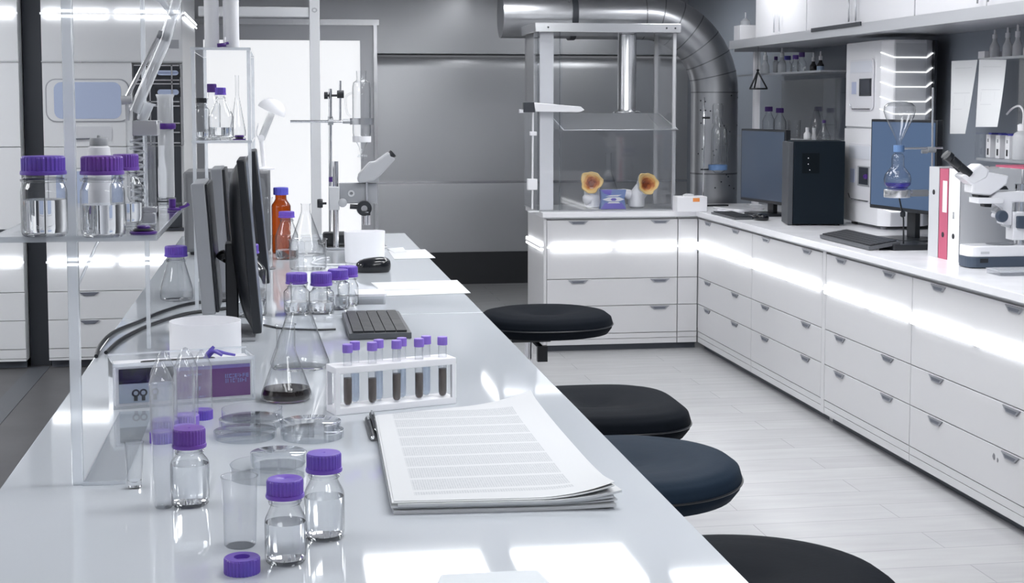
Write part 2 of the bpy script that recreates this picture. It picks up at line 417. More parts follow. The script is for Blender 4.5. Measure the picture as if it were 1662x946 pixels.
# L-shaped worktop
XC = XF-.025
poly = [(x0b-.03, YK-.025), (XC, YK-.025), (XC, 3.7), (XW-.005, 3.7), (XW-.005, 10.08), (x0b-.03, 10.08)]
wt = thing('worktop', 'long white L-shaped worktop over the white drawer cabinets', 'worktop', (x0b, YK, .88))
G().prism([(x-x0b, y-YK) for x, y in poly], .008, .04).build('slab', counter_m, wt, bevel=.002)
ins = .012
poly2 = [(x0b-.03+ins, YK-.025+ins), (XC+ins, YK-.025+ins), (XC+ins, 3.75), (XW-.01, 3.75), (XW-.01, 10.07), (x0b-.03+ins, 10.07)]
G().prism([(x-x0b, y-YK) for x, y in poly2], .0, .008).build('under_rail', alu, wt)

# ------------------------------------------------------------------ the lab bench
XR, XLf = .67, -.505
def bench(y0, y1, label):
    t = thing('lab_bench', label, 'lab bench', ((XR+XLf)/2, (y0+y1)/2, 0), 0, 'lab benches end to end')
    w, l = (XR-XLf)/2, (y1-y0)/2
    G().box(-w, w, -l, l, ZB-.018, ZB).build('glass_top', bench_m, t, bevel=.002)
    G().box(-w+.008, w-.008, -l+.004, l-.004, ZB-.045, ZB-.018).build('frame', alu, t)
    G().box(-w+.05, w-.32, -l+.02, l-.02, .09, ZB-.045).build('base_cabinet', white, t)
    G().box(-w+.09, w-.36, -l+.04, l-.04, 0, .09).build('toe_kick', toe_m, t)
    return t
yj = onz(785, 507, ZB).y
bench(1.3, yj-.004, 'long glass-topped lab bench nearest the viewer')
bench(yj+.004, 7.92, 'second glass-topped lab bench behind the first, by the white door')
# ------------------------------------------------------------------ stools
def stool(label, px, py, r, zs, mat, sq=2.0, rx=1, colpx=None, rz=0):
    p = onz(px, py, zs)
    t = thing('lab_stool', label, 'stool', (p.x, p.y, 0), rz, 'black upholstered stools along the bench')
    th = .105
    def seat(u, v):
        a = 2*PI*u
        ca, sa = math.cos(a), math.sin(a)
        k = (abs(ca)**sq+abs(sa)**sq)**(-1/sq)
        prof = [(0,.072),(.12,.078),(.3,.092),(.55,.104),(.75,.105),(.9,.095),(.975,.078),(1,.052),(.985,.03),(.93,.008),(.8,.0),(0,0)]
        f = v*(len(prof)-1); i = min(int(f), len(prof)-2); q = f-i
        rr = prof[i][0]*(1-q)+prof[i+1][0]*q; zz = prof[i][1]*(1-q)+prof[i+1][1]*q
        return (r*rr*k*ca*rx, r*rr*k*sa, zs-th+zz)
    s = G().grid(seat, 56, 33).build('seat', mat, t)
    def seam(a):
        ca, sa = math.cos(a), math.sin(a); k = (abs(ca)**sq+abs(sa)**sq)**(-1/sq)
        return (r*1.003*k*ca*rx, r*1.003*k*sa, zs-th+.046)
    G().tube([seam(2*PI*i/64) for i in range(65)], .003, 6, False).build('piping', black, s)
    xo = 0
    if colpx: xo = colpx
    G().lathe([(0,.10),(.028,.10),(.028,.36),(.018,.365),(.018,zs-th-.02),(0,zs-th-.02)], 20, T(xo,0,0)).build('column', chrome, t)
    G().box(xo-.09, xo+.09, -.07, .07, zs-th-.03, zs-th+.006).build('mount', black, t, bevel=.006)
    G().tube([(xo+.02,-.02,zs-th-.03),(xo+.05,-.04,zs-th-.06)], .012).box(xo+.03, xo+.075, -.06, -.03, zs-th-.12, zs-th-.05).build('lever', black, t)
    for k in range(5):
        a = k*2*PI/5+.4; c, s_ = math.cos(a), math.sin(a)
        G().tube([(xo,0,.12),(xo+.14*c,.14*s_,.10),(xo+.27*c,.27*s_,.065)], [.026,.021,.015], 8).build('leg', chrome, t)
        G().lathe([(0,-.028),(.018,-.028),(.03,-.02),(.03,.02),(.018,.028),(0,.028)], 16, T(xo+.27*c,.27*s_,.03) @ RZ(a) @ RX(PI/2)).build('caster', black, t)
    return t
stool('black round stool beside the paper stack, largest part in the open, dimpled blue-black seat', 1018, 737, .302, .70, leather2)
stool('black stool nearest the viewer, cut by the bottom edge of the photo', 1208, 925, .31, .70, leather)
stool('black square-edged stool seat between the dimpled round stool and the far stool', 965, 645, .285, .70, leather, 3.2)
stool('farthest black stool, oval seat on a chrome column by the end cabinet', 885, 503, .275, .70, leather, 2.2, 1.1, -.075)

# ------------------------------------------------------------------ glassware makers
def screw_cap(parent, r, z0, z1, mat, hole=False, skirt=True, rib=True):
    g = G(); h = z1-z0
    zs = z0+h*.2 if skirt else z0
    g.lathe([(r*.9,zs),(r*.985,zs),(r,zs+h*.03),(r,z1-h*.1),(r*.95,z1-h*.02)], 120, None, .04 if rib else 0, False)
    if hole: g.lathe([(r*.955,z1-h*.03),(r*.93,z1),(r*.45,z1),(r*.42,z1-h*.25),(0,z1-h*.25)], 36)
    else: g.lathe([(r*.955,z1-h*.03),(r*.92,z1),(r*.1,z1),(r*.06,z1-h*.03),(0,z1-h*.03)], 36)
    if skirt: g.lathe([(r*.8,z0),(r*1.04,z0),(r*1.06,z0+h*.06),(r*1.04,zs),(r*.97,zs+h*.02)], 36)
    return g.build('screw_cap', mat, parent)
def shoulder(r, rn, zs, zn, n=8, k=.55):
    """S-shaped shoulder from body radius to neck radius"""
    out = []
    for i in range(n+1):
        t = i/n
        q = t*t*(3-2*t)*k+(1-k)*t
        out.append((r+(rn-r)*q, zs+(zn-zs)*(t if k < .5 else t)))
    return out
def bottle_at(p, r, h, hb, rc, label, hs=None, group='purple-capped reagent bottles', cap=None, liq=.4, body=None, liqm=None, cat='bottle', name='reagent_bottle', skirt=True, neck=.74, k=.85, cap2=None):
    t = thing(name, label, cat, p, 0, group)
    rn = rc*neck; hs = hs if hs else hb*.60
    zn = hb-.06*hb
    prof = [(0,.003),(r*.7,.003),(r*.86,.0),(r*.97,.004),(r,.012)]+shoulder(r, rn, hs, zn, 9, k)+[(rn,hb+.002),(rn*1.12,hb-.002) if False else (rn,hb+.004)]
    G().lathe(prof, 40).build('bottle_body', body or glass, t)
    if liq:
        zl = min(.004+hs*liq*1.05, hs)
        G().lathe([(0,.007),(r*.88,.007),(r*.95,.014),(r*.95,zl),(0,zl)], 40).build('liquid', liqm or water, t)
    screw_cap(t, rc, hb, h, cap or purple, skirt=skirt)
    if skirt:
        G().lathe([(rn*1.0,hb-.010*r/.03),(rn*1.2,hb-.009*r/.03),(rn*1.24,hb-.006*r/.03),(rn*1.0,hb-.004*r/.03)], 30).build('pouring_ring', purple_l if skirt == 2 else glass, t)
    return t
def bottle(px, ctop, cbot, bbot, cw, bw, label, z=ZB, hsy=None, **k):
    p, r = stand(px, bbot, bw, z); s = p.y/F
    h = ony(px, ctop, p.y).z-z; hb = ony(px, cbot, p.y).z-z
    hs = (ony(px, hsy, p.y).z-z) if hsy else None
    return bottle_at(p, r, h, hb, cw/2*s, label, hs, **k)
def tumbler(px, top, bot, wt, wb, label, name, cat, z=ZB, mat=None, group=None, thick=.12, wall=True, base=True, part='tube_wall'):
    p, rb = stand(px, bot, wb, z); s = p.y/F; rt = wt/2*s
    h = ony(px, top, p.y).z-z
    t = thing(name, label, cat, p, 0, group)
    G().lathe([(0,.0),(rb*.9,0),(rb,.003),(rt,h*.985),(rt*1.05,h*.99),(rt*1.05,h),(rt*.97,h)], 36).build(part, mat or glass, t)
    if base: G().lathe([(0,.002),(rb*.9,.002),(rb*.94,h*thick),(rb*.5,h*thick*.8),(0,h*thick*.72)], 30).build('thick_base', water, t)
    return t
def flask(px, rim, nb, base, nw, bw, label, z=ZB, liqy=None, liqm=None, group='conical flasks', name='conical_flask', mat=None, rimw=1.1):
    p, r = stand(px, base, bw, z); s = p.y/F; rn = nw/2*s
    hz = lambda y: ony(px, y, p.y).z-z
    h, hn = hz(rim), hz(nb)
    t = thing(name, label, 'flask', p, 0, group)
    prof = [(0,.003),(r*.8,.0),(r*.95,.003),(r,.012),(r*.985,.02)]
    for i in range(1,7): q = i/6; prof.append((r*.985+(rn-r*.985)*q**.97, .02+(hn-.02)*q))
    prof += [(rn*.98,hn+(h-hn)*.15),(rn*.98,h-.006),(rn*rimw,h-.003),(rn*rimw,h),(rn*.96,h)]
    G().lathe(prof, 44).build('flask_body', mat or glass, t)
    if liqy:
        zl = hz(liqy); rl = r*.985+(rn-r*.985)*((zl-.02)/(hn-.02))
        G().lathe([(0,.006),(r*.9,.006),(r*.965,.014),(r*.955,.02),(rl*.97,zl),(0,zl)], 44).build('liquid', liqm, t)
    return t
gF = 'small purple-capped bottles at the front of the bench'
bottle(464, 776, 806, 922, 60, 68, 'small purple-capped bottle at the front, right behind the loose purple cap', group=gF, hsy=846, liq=.92)
bottle(527, 734, 764, 882, 57, 66, 'small purple-capped bottle at the front left of the paper stack, rightmost of three', group=gF, hsy=802, liq=.86)
bottle(309, 694, 725, 827, 52, 62, 'small purple-capped bottle in front of the upturned tubes, leftmost of the front three', group=gF, hsy=752, liq=.9, cap=purple_r)
p, r = stand(393, 938, 59, ZB)
t = thing('loose_cap', 'loose purple screw cap with a hole lying on the bench at the bottom edge', 'cap', p)
screw_cap(t, r, 0, ony(393, 903, p.y).z-ZB, purple, hole=True, skirt=False)
tumbler(390, 772, 893, 58, 52, 'wide clear open tube standing behind the loose purple cap', 'open_tube', 'tube', mat=glass_pl, base=False)
tumbler(219, 717, 794, 30, 23, 'small clear vial with a thick base beside the bare acrylic base plate', 'glass_vial', 'vial', thick=.16)
tumbler(266, 622, 827, 40, 29, 'tall tapering clear tube left of the front purple-capped bottle', 'tapered_tube', 'tube', mat=glass_pl, base=False)
# upturned conical tubes standing on their caps
def conical(px, tip, bot, w, label, capc=purple):
    p, r = stand(px, bot, w, ZB); h = ony(px, tip, p.y).z-ZB
    t = thing('centrifuge_tube', label, 'tube', p, 0, 'upturned conical centrifuge tubes')
    hc = h*.14; zc = h-r*1.7
    G().lathe([(r*.93,hc*.8),(r*.95,hc),(r*.97,zc),(r*.9,zc+r*.25),(r*.55,zc+r*1.05),(r*.25,h-r*.12),(r*.12,h-.001),(0,h)], 36).build('tube_body', glass_pl, t)
    screw_cap(t, r, 0, hc, capc, skirt=False)
    return t
conical(267, 569, 703, 44, 'upturned conical tube at the back left of its cluster, behind the tall tapering tube')
conical(303, 563.5, 694, 40, 'tallest upturned conical tube at the back of its cluster', purple_l)
conical(329, 567, 683, 33, 'rightmost upturned conical tube, its purple cap in full view')
conical(263, 586, 722, 39, 'front left upturned conical tube directly behind the tall tapering tube')
conical(300, 581, 712, 37, 'front upturned conical tube directly behind the leftmost small bottle', purple_l)
# petri dishes
def petri_at(p, r, h, label, z0=0, film=None, lid=True):
    t = thing('petri_dish', label, 'petri dish', (p.x, p.y, p.z+z0), 0, 'clear petri dishes')
    G().lathe([(0,.0005),(r*.95,.0005),(r*.955,h*.86),(r*.94,h*.86)], 48).build('dish', dish_gl, t)
    if lid: G().lathe([(r*1.0,h*.12),(r*1.01,h*.97),(r*.99,h),(0,h)], 48).build('lid', dish_gl, t)
    return t
p, r = stand(398, 722, 100, ZB); h = .017
petri_at(p, r, h, 'clear petri dish at the bottom of the left stack')
petri_at(p+Vector((.012,.03,0)), r*1.03, h, 'clear petri dish in the middle of the left stack', h+.001)
petri_at(p+Vector((.014,.034,0)), r*1.03, h+.006, 'clear petri dish on top of the left stack under the dark-liquid flask', 2*h+.002, lid=False)
p, r = stand(507, 722, 102, ZB)
petri_at(p, r, h, 'clear petri dish below another at the right of the dish group')
petri_at(p+Vector((-.004,.004,0)), r*.97, h, 'clear petri dish uppermost of the right pair near the test tube rack', h+.001)
p, r = stand(435, 790, 128, ZB)
petri_at(p, r, .03, 'largest shallow clear dish, nearest the viewer among the petri dishes', lid=False)
q = onz(452, 757, ZB)
petri_at(Vector((q.x,q.y,ZB+.003)), r*.72, .026, 'smaller clear dish set inside the largest shallow dish')
flask(465, 526, 567, 657, 31, 82, 'conical flask holding dark brown liquid on the bench', liqy=629, liqm=coffee)
flask(487, 459, 490, 606, 27, 96, 'tall empty conical flask standing behind the dark-liquid flask')
# ------------------------------------------------------------------ test tube rack
a = onz(545, 675, ZB); b = onz(741, 655, ZB); c_ = onz(517, 665, ZB)
a = Vector((a.x, a.y, ZB)); ang = math.atan2(b.y-a.y, b.x-a.x); wR = (b-a).length; dR = .062
hR = ony(545, 597, a.y).z-ZB
t = thing('test_tube_rack', 'white plastic test tube rack holding purple-capped tubes', 'rack', a, ang)
G().box(0, wR, 0, dR, hR-.016, hR).build('top_plate', white_p, t, bevel=.002)
G().box(0, wR, 0, dR, .0, .016).build('bottom_plate', white_p, t, bevel=.002)
for x in (0, wR-.011):
    for y in (0, dR-.011): G().box(x, x+.011, y, y+.011, .014, hR-.014).build('post', white_p, t)
def proj(P):
    q = Vector(P)-Vector((0,0,H)); cx = q.x*Xc+q.y*Yc+q.z*Zc
    return CX+F*cx.x/-cx.z, CY-F*cx.y/-cx.z
def solve_u(px, row):
    lo, hi = -.05, wR+.05
    for _ in range(40):
        u = (lo+hi)/2; P = (a.x+math.cos(ang)*u-math.sin(ang)*row, a.y+math.sin(ang)*u+math.cos(ang)*row, ZB+hR+.03)
        if proj(P)[0] < px: lo = u
        else: hi = u
    return u
def ttube(px, row, liq, label, capm):
    u = solve_u(px, row)
    P = (a.x+math.cos(ang)*u-math.sin(ang)*row, a.y+math.sin(ang)*u+math.cos(ang)*row, ZB+.0165)
    r = .0098; Ht = hR+.035-.016
    t = thing('test_tube', label, 'test tube', P, 0, 'purple-capped test tubes in the white rack')
    body = [(0,0),(r*.5,.0015),(r*.87,.006),(r,.012),(r,Ht)]
    G().lathe(body, 20).build('tube_body', glass_pl, t)
    if liq:
        rl = r*.95
        G().lathe([(0,.002),(rl*.5,.003),(rl*.87,.007),(rl,.013),(rl,Ht*liq),(0,Ht*liq)], 20).build('liquid', brown if liq < .62 else pale_liq, t)
    screw_cap(t, r*1.18, Ht-.006, Ht+.013, capm, skirt=False)
    return t
fr = [564, 604, 643.5, 680, 718]; bk = [576, 614.5, 652, 691.5]
nth = ['leftmost', 'second from the left', 'middle', 'fourth from the left', 'rightmost']
for i, x in enumerate(fr): ttube(x, .017, (.50,.46,.5,.47,.52)[i], f'test tube of brown sediment, {nth[i]} in the rack front row', purple_l)
for i, x in enumerate(bk): ttube(x, .045, .65, f'clear test tube, {["leftmost","second from the left","third from the left","rightmost"][i]} in the rack back row', purple_l)
# ------------------------------------------------------------------ paper stack and pens
def print_mat():
    m = pm('printed_table_paper', (.54,.55,.565), .75, spec=.3)
    uv = N(m,'ShaderNodeUVMap'); sp = N(m,'ShaderNodeSeparateXYZ'); L(m, uv.outputs[0], sp.inputs[0])
    def mth(op, a, b=None, c=None):
        n = N(m,'ShaderNodeMath', operation=op)
        for i, x in enumerate((a,b,c)):
            if x is None: continue
            if isinstance(x,(int,float)): n.inputs[i].default_value = x
            else: L(m, x, n.inputs[i])
        return n.outputs[0]
    u, v = sp.outputs[0], sp.outputs[1]
    inx = mth('MULTIPLY', mth('GREATER_THAN', u, .1), mth('LESS_THAN', u, .84))
    iny = mth('MULTIPLY', mth('GREATER_THAN', v, .05), mth('LESS_THAN', v, .96))
    cols = mth('LESS_THAN', mth('FRACT', mth('MULTIPLY', u, 84)), .5)
    gap = mth('GREATER_THAN', mth('FRACT', mth('ADD', mth('MULTIPLY', v, 9), .3)), .14)
    fine = mth('LESS_THAN', mth('FRACT', mth('MULTIPLY', v, 90)), .6)
    nz = N(m,'ShaderNodeTexNoise'); nz.inputs['Scale'].default_value = 60; L(m, uv.outputs[0], nz.inputs['Vector'])
    ink = mth('MULTIPLY', mth('MULTIPLY', mth('MULTIPLY', inx, iny), gap), mth('MULTIPLY', mth('ADD', mth('MULTIPLY', cols, .5), .35), mth('ADD', mth('MULTIPLY', fine, .4), .5)))
    ink = mth('MULTIPLY', ink, mth('ADD', nz.outputs[0], .25))
    mx = N(m,'ShaderNodeMix', data_type='RGBA'); mx.inputs[6].default_value = (.60,.61,.625,1); mx.inputs[7].default_value = (.33,.35,.38,1)
    L(m, ink, mx.inputs[0]); L(m, mx.outputs[2], m.node_tree.nodes['Principled BSDF'].inputs['Base Color']); return m
printed = print_mat()
FL, FRt = onz(639, 835, ZB), onz(1000, 826, ZB); BL_, BR_ = onz(611, 690, ZB), onz(862, 664, ZB)
ctr = (FL+FRt+BL_+BR_)/4
def sheet(k, n, mat, label, z0, z1, jit, curl):
    def fn(u, v, top):
        p = (FL*(1-u)+FRt*u)*(1-v)+(BL_*(1-u)+BR_*u)*v
        p = ctr+(p-ctr)*(1+jit[2]); p = p+Vector((jit[0], jit[1], 0))
        z = curl[0]*max(0, u+v-1.55)**2*9+curl[1]*max(0, u-v-.62)**2*12+curl[2]*max(0,(u-.8))**2*6+.004*math.sin(u*5+k)*math.sin(v*4)*curl[3]
        return Vector((p.x-ctr.x, p.y-ctr.y, (z1 if top else z0)-ZB+max(z,0)))
    t = G(); n_ = 24
    t.grid(lambda u, v: fn(u,v,1), n_, n_); t.grid(lambda u, v: fn(u,v,0), n_, n_)
    for e in (lambda s: (s,0), lambda s: (1,s), lambda s: (s,1), lambda s: (0,s)):
        t.grid(lambda s, w: fn(*e(s), w > .5), n_, 1, False)
    M3 = Matrix(((FRt-FL).to_2d(), (BL_-FL).to_2d())).transposed().inverted()
    w0 = (BR_-BL_).length; w1 = (FRt-FL).length
    def uvf(co):
        q = Vector((co.x+ctr.x, co.y+ctr.y))
        v = min(max((q.y-FL.y)/((BL_.y+BR_.y)/2-FL.y), -.1), 1.1)
        l = FL*(1-v)+BL_*v; r_ = FRt*(1-v)+BR_*v
        return ((q.x-l.x)/(r_.x-l.x), v)
    o = t.build('paper_sheet', mat, None, loc=(ctr.x, ctr.y, ZB), norm=True, uv=uvf)
    o2 = tag(o, label, 'paper', 'paper stack on the bench')
    return o
lb = ['bottom bundle of white sheets in the paper stack', 'white sheet bundle, second from the bottom of the paper stack', 'white sheet bundle in the middle of the paper stack',
      'white sheet bundle just under the printed top sheets', 'loose white sheet under the printed top sheet, its corner curled', 'printed table sheet on top of the paper stack']
zz = [0,.006,.0095,.0142,.0187,.0207,.0217]
jt = [(0,0,0),(.006,.004,-.01),(-.004,.003,.0),(.008,-.003,.005),(-.003,.0,.0),(0,.004,-.005)]
cu = [(.0,.002,.0,.0),(0,.0035,.0,.0),(.001,.0055,.0003,.0),(.004,.009,.001,.0),(.009,.012,.002,.0),(.012,.014,.003,.0)]
for k in range(6): sheet(k, 6, printed if k == 5 else paper, lb[k], ZB+zz[k]+.0003, ZB+zz[k+1]-.0001, jt[k], cu[k])
def pen(p0, p1, label, hook=False):
    A, B = onz(*p0, ZB+.006), onz(*p1, ZB+.006)
    t = thing('pen', label, 'pen', (A.x, A.y, ZB+.0062), 0, 'black pens beside the paper stack')
    d = B-A; l = d.length; M = RZ(math.atan2(d.y, d.x)) @ RY(PI/2)
    G().lathe([(0,0),(.0045,.001),(.006,.01),(.006,l-.03),(.0048,l-.012)], 16, M).build('barrel', black, t)
    G().lathe([(.0048,l-.012),(.0018,l-.003),(.001,l),(0,l)], 12, M).build('tip', steel_lt, t)
    G().box(-.001,.001,-.002,.002,.0,.001).add([],[]).box(.0, .045, -.002, .002, .0062, .0075, RZ(math.atan2(d.y,d.x))).build('clip', grey_p, t)
pen((596,679), (606,713), 'black pen lying outermost left of the paper stack')
pen((603,671), (611,700), 'black pen half tucked against the edge of the paper stack')
# ------------------------------------------------------------------ keyboards and mice
def keyboard(label, P, rz, l, w, nk=(15,5), h=.018, tilt=0, km=None):
    t = thing('keyboard', label, 'keyboard', P, rz, 'keyboards')
    M = RX(tilt)
    G().box(0, l, 0, w, .0, h, M).build('key_plate', keybed, t, bevel=.002)
    pitch = (l-.02)/nk[0]; pr = (w-.024)/nk[1]; n = 0
    for j in range(nk[1]):
        i = 0
        while i < nk[0]:
            span = 4 if (j == 0 and i == 4) else 1
            k = G().box(.01+i*pitch+.0012, .01+(i+span)*pitch-.0012, .012+j*pr+.0012, .012+(j+1)*pr-.0012, h, h+.006, M).build('key', km or key_m, t)
            i += span; n += 1
    return t
kp = onz(674, 562, ZB); kp2 = onz(641, 515, ZB)
kl = .46; kw = .185
keyboard('black keyboard lying behind the test tube rack, seen end-on', (.385, onz(640,514,ZB).y-kl, ZB+.001), PI/2, kl, kw)
def mouse(label, P, rz, l, w, h):
    t = thing('mouse', label, 'mouse', P, rz, 'computer mice')
    def fn(u, v):
        a = 2*PI*u; e = 2.6
        ca, sa = math.cos(a), math.sin(a); k = (abs(ca)**e+abs(sa)**e)**(-1/e)
        f = [0,.5,.8,.96,1,.98,.9,.9][int(v*7)]; z = [h,.97*h,.87*h,.68*h,.42*h,.15*h,0,0][int(v*7)]
        if v >= .999: f = 0
        return (l/2*f*k*ca, w/2*f*k*sa, z*(1-.12*ca*f))
    G().grid(fn, 40, 7).build('shell', blackg, t)
    G().lathe([(0,-.003),(.009,-.003),(.009,.003),(0,.003)], 20, T(l*.25,0,h*.78) @ RX(PI/2)).build('scroll_wheel', grey_p, t)
    return t
p = onz(606, 441, ZB)
mouse('glossy black computer mouse on the white bench near the white container', (p.x,p.y,ZB), PI, .145, .105, .06)
# ------------------------------------------------------------------ more bottles on the bench
gM = 'row of small purple-capped bottles behind the keyboard'
bottle(482, 443, 460, 512, 34, 42, 'leftmost small purple-capped bottle behind the tall empty flask', group=gM, hsy=474, liq=.5)
bottle(522, 442, 463, 511, 34, 41, 'second small purple-capped bottle in the row, front and nearest the keyboard', group=gM, hsy=476, liq=.5)
bottle(549, 437, 453, 504, 33, 37, 'third small purple-capped bottle in the row behind the keyboard', group=gM, hsy=460, liq=.45)
bottle(565, 432, 449, 498, 32, 34, 'last small purple-capped bottle in the row, next to the white tray', group=gM, hsy=466, liq=.45)
gN = 'large bottles around the monitors'
bottle(287, 399, 416, 490, 35, 52, 'empty purple-capped conical bottle left of the monitor backs', group=gN, hsy=470, liq=0, k=.2)
bottle(405, 396, 411, 516, 32, 56, 'purple-capped bottle half hidden behind the near black monitor', group=gN, hsy=440, liq=.3)
bottle(457, 304, 316, 412, 24, 31, 'brown amber bottle with a blue cap by the white door', group=gN, hsy=335, cap=blue_c, body=amber, liq=0, skirt=False)
bottle(466, 343, 353, 422, 25, 37, 'clear purple-capped bottle standing in front of the amber bottle', group=gN, hsy=384, liq=.35, k=.25)
flask(497, 330, 344, 417, 15, 62, 'empty conical flask right of the amber bottle')
# cylinder, beaker, pipette
def cyl_measure(px, top, bot, w, label, z=ZB, footw=1.7, spout=True, collar=None, mat=None):
    p, r = stand(px, bot, w*footw, z); s = p.y/F; rr = w/2*s; h = ony(px, top, p.y).z-z
    t = thing('measuring_cylinder', label, 'measuring cylinder', p, 0, 'measuring cylinders')
    G().lathe([(0,.008),(rr*.96,.008),(rr,.012),(rr,h-.01),(rr*1.18,h-.002),(rr*1.16,h),(rr*.95,h-.006)], 30).build('cylinder', mat or glass, t)
    G().lathe([(0,0),(r,0),(r,.006),(r*.75,.009),(0,.009)], 6).build('foot', glass_pl, t)
    if collar:
        zc = ony(px, collar, p.y).z-z
        G().lathe([(rr*.99,zc-.008),(rr*1.22,zc-.008),(rr*1.3,zc),(rr*1.22,zc+.006),(rr*.99,zc+.006)], 24).build('bumper_ring', purple_d, t)
    return t
cyl_measure(437, 320, 438, 12, 'slim clear measuring cylinder right of the near monitor')
def beaker(px, top, bot, w, label, z=ZB, mat=None, group=None, cat='beaker'):
    p, r = stand(px, bot, w, z); h = ony(px, top, p.y).z-z
    t = thing('beaker', label, cat, p, 0, group)
    G().lathe([(0,.001),(r*.93,.001),(r,.008),(r,h-.003),(r*1.06,h),(r*1.03,h)], 40).build('beaker_wall', mat or glass, t)
    return t
beaker(500, 388, 440, 60, 'wide clear beaker in front of the empty conical flask', group='beakers')
p, r = stand(489, 449, 10, ZB)
t = thing('glass_tube', 'slim upright glass tube with a frosted collar beside the wide beaker', 'tube', p)
h = ony(489, 391, p.y).z-ZB
G().lathe([(0,0),(r,0),(r,h*.6),(r*1.3,h*.62),(r*1.3,h),(r*.9,h)], 20).build('tube_wall', glass_pl, t)
# ------------------------------------------------------------------ white containers
p, r = stand(592, 428, 66, ZB); s = p.y/F
t = thing('container', 'plain white oval container standing behind the mouse', 'container', p)
h = ony(592, 375, p.y).z-ZB
def oval(u, v):
    a = 2*PI*u; ca, sa = math.cos(a), math.sin(a); k = (abs(ca)**3+abs(sa)**3)**(-1/3)
    ls = [(.0,.0),(.93,0),(.96,.01),(1.0,1),(.95,1),(.92,.1),(0,.08)]
    f, z = ls[int(round(v*6))]; return (r*f*k*ca, r*.75*f*k*sa, h*z)
G().grid(oval, 48, 6).build('container_wall', white_p, t)
A = onz(603, 494, ZB)
t = thing('tray', 'small white plastic tray box lying right of the bottle row', 'tray', (A.x, A.y+.05, ZB), 0)
w = 46/2*A.y/F
G().prism(rrect(-w, w, -.05, .09, .008), 0, .032).build('tray_box', frost, t)
G().prism(rrect(-w-.003, w+.003, -.053, .093, .008), .028, .036).build('tray_lid', white_p, t)
p, r = stand(334, 590, 113, ZB)
h = ony(334, 520, p.y).z-ZB
t = tag(G().lathe([(r,0),(r,h),(r-.002,h),(r-.002,0),(r,0)], 56).build('paper_ring', white_p, None, loc=p), 'wide open white cylinder standing behind the purple glove box', 'cylinder')
# flat papers near the far end
def flat_paper(c, label, mat=None, z=.0008):
    P = [onz(*q, ZB) for q in c]; o = sum(P, Vector())/len(P); o.z = ZB
    return tag(G().prism([(q.x-o.x, q.y-o.y) for q in P], z, z+.0008).build('paper_sheet', mat or paper, None, loc=o), label, 'paper', 'loose papers on the second bench')
grey_print = noisy(pm('faint_print', (.6,.62,.65), .6), 30, (.45,.47,.5), (.84,.85,.87), 'Base Color', stretch=(1,8,1))
flat_paper([(602,459),(742,455),(764,476),(626,481)], 'white sheet with a faint printed block in front of the mouse')
o = flat_paper([(606,460),(672,458),(682,470),(616,472)], 'grey printed sheet strip lying on the white sheet in front of the mouse', grey_print, .0018)
flat_paper([(630,407),(690,405),(707,419),(640,421)], 'white sheet overhanging the edge beside the white container')
flat_paper([(628,404),(654,402),(660,409),(640,411)], 'small torn white paper by the back of the white container', None, .0018)
# ------------------------------------------------------------------ glove box dispenser
A, B = onz(188, 664, ZB), onz(409, 648, ZB)
ang = math.atan2(B.y-A.y, B.x-A.x); wG = (B-A).length
hG = ony(188, 593, A.y).z-ZB
dG = .085
t = thing('glove_box', 'purple, black and white disposable glove box in a clear holder, a purple glove poking out', 'glove box', (A.x, A.y, ZB), ang)
G().box(0, wG, 0, dG, .004, hG-.004).build('carton', white_p, t, bevel=.001)
ph = noisy(pm('glove_photo_print', (.4,.45,.55), .35), 9, (.22,.3,.42), (.7,.74,.8), 'Base Color', detail=1)
lab = G().box(.008, wG*.42, -.0015, 0, hG*.56, hG*.9).build('front_print', pm('black_print', (.008,.012,.014), .3), t)
G().box(.008, wG*.42, -.0015, 0, .012, hG*.555).build('photo_print', ph, lab)
for x in (.045,.062,.088): G().lathe([(.007,0),(.009,.0006),(.005,.0006)], 14, T(x,-.0016,hG*.34) @ RX(PI/2)).box(x-.004,x+.004,-.0025,-.0016,hG*.16,hG*.26).build('ink_mark', black, lab)
pl = G().box(wG*.44, wG-.004, -.0015, 0, .012, hG*.84).build('purple_print', pm('purple_print', (.14,.02,.20), .4), t)
pl['label'] = 'purple printed panel with light blue lettering'
G().box(wG*.44, wG-.004, -.0016, 0, hG*.78, hG*.86).build('lilac_band', pm('lilac_print', (.22,.16,.5), .4), pl)
lt = pm('light_blue_ink', (.25,.32,.75), .5)
def strokes(x0, z0, w, h, n, nm='lettering', rows=2):
    g = G(); random.seed(n)
    for r_ in range(rows):
        x = x0
        while x < x0+w:
            q = random.uniform(.002,.006); zz_ = z0-r_*h*1.25
            for k in range(3):
                if random.random() < .8: g.box(x, x+q, -.0024, -.0014, zz_+k*h*.4, zz_+k*h*.4+h*.16)
            if random.random() < .7: g.box(x, x+.0012, -.0024, -.0014, zz_, zz_+h)
            x += q+.0022
    return g
strokes(wG*.80, hG*.55, wG*.16, .009, 3).build('lettering', lt, pl)
strokes(wG*.50, hG*.66, wG*.13, .003, 5, rows=1).build('lettering', lt, pl)
strokes(wG*.56, hG*.30, wG*.06, .009, 6, rows=1).build('lettering', lt, pl)
strokes(wG*.52, hG*.14, wG*.14, .003, 8, rows=1).build('lettering', lt, pl)
G().prism(rrect(wG*.2, wG*.75, dG*.3, dG*.7, .015), hG-.0035, hG-.003).build('dispensing_slot', pm('slot_black', (.004,.004,.004), .6), t)
gl_m = pm('purple_nitrile', (.10,.07,.42), .4)
gg = G()
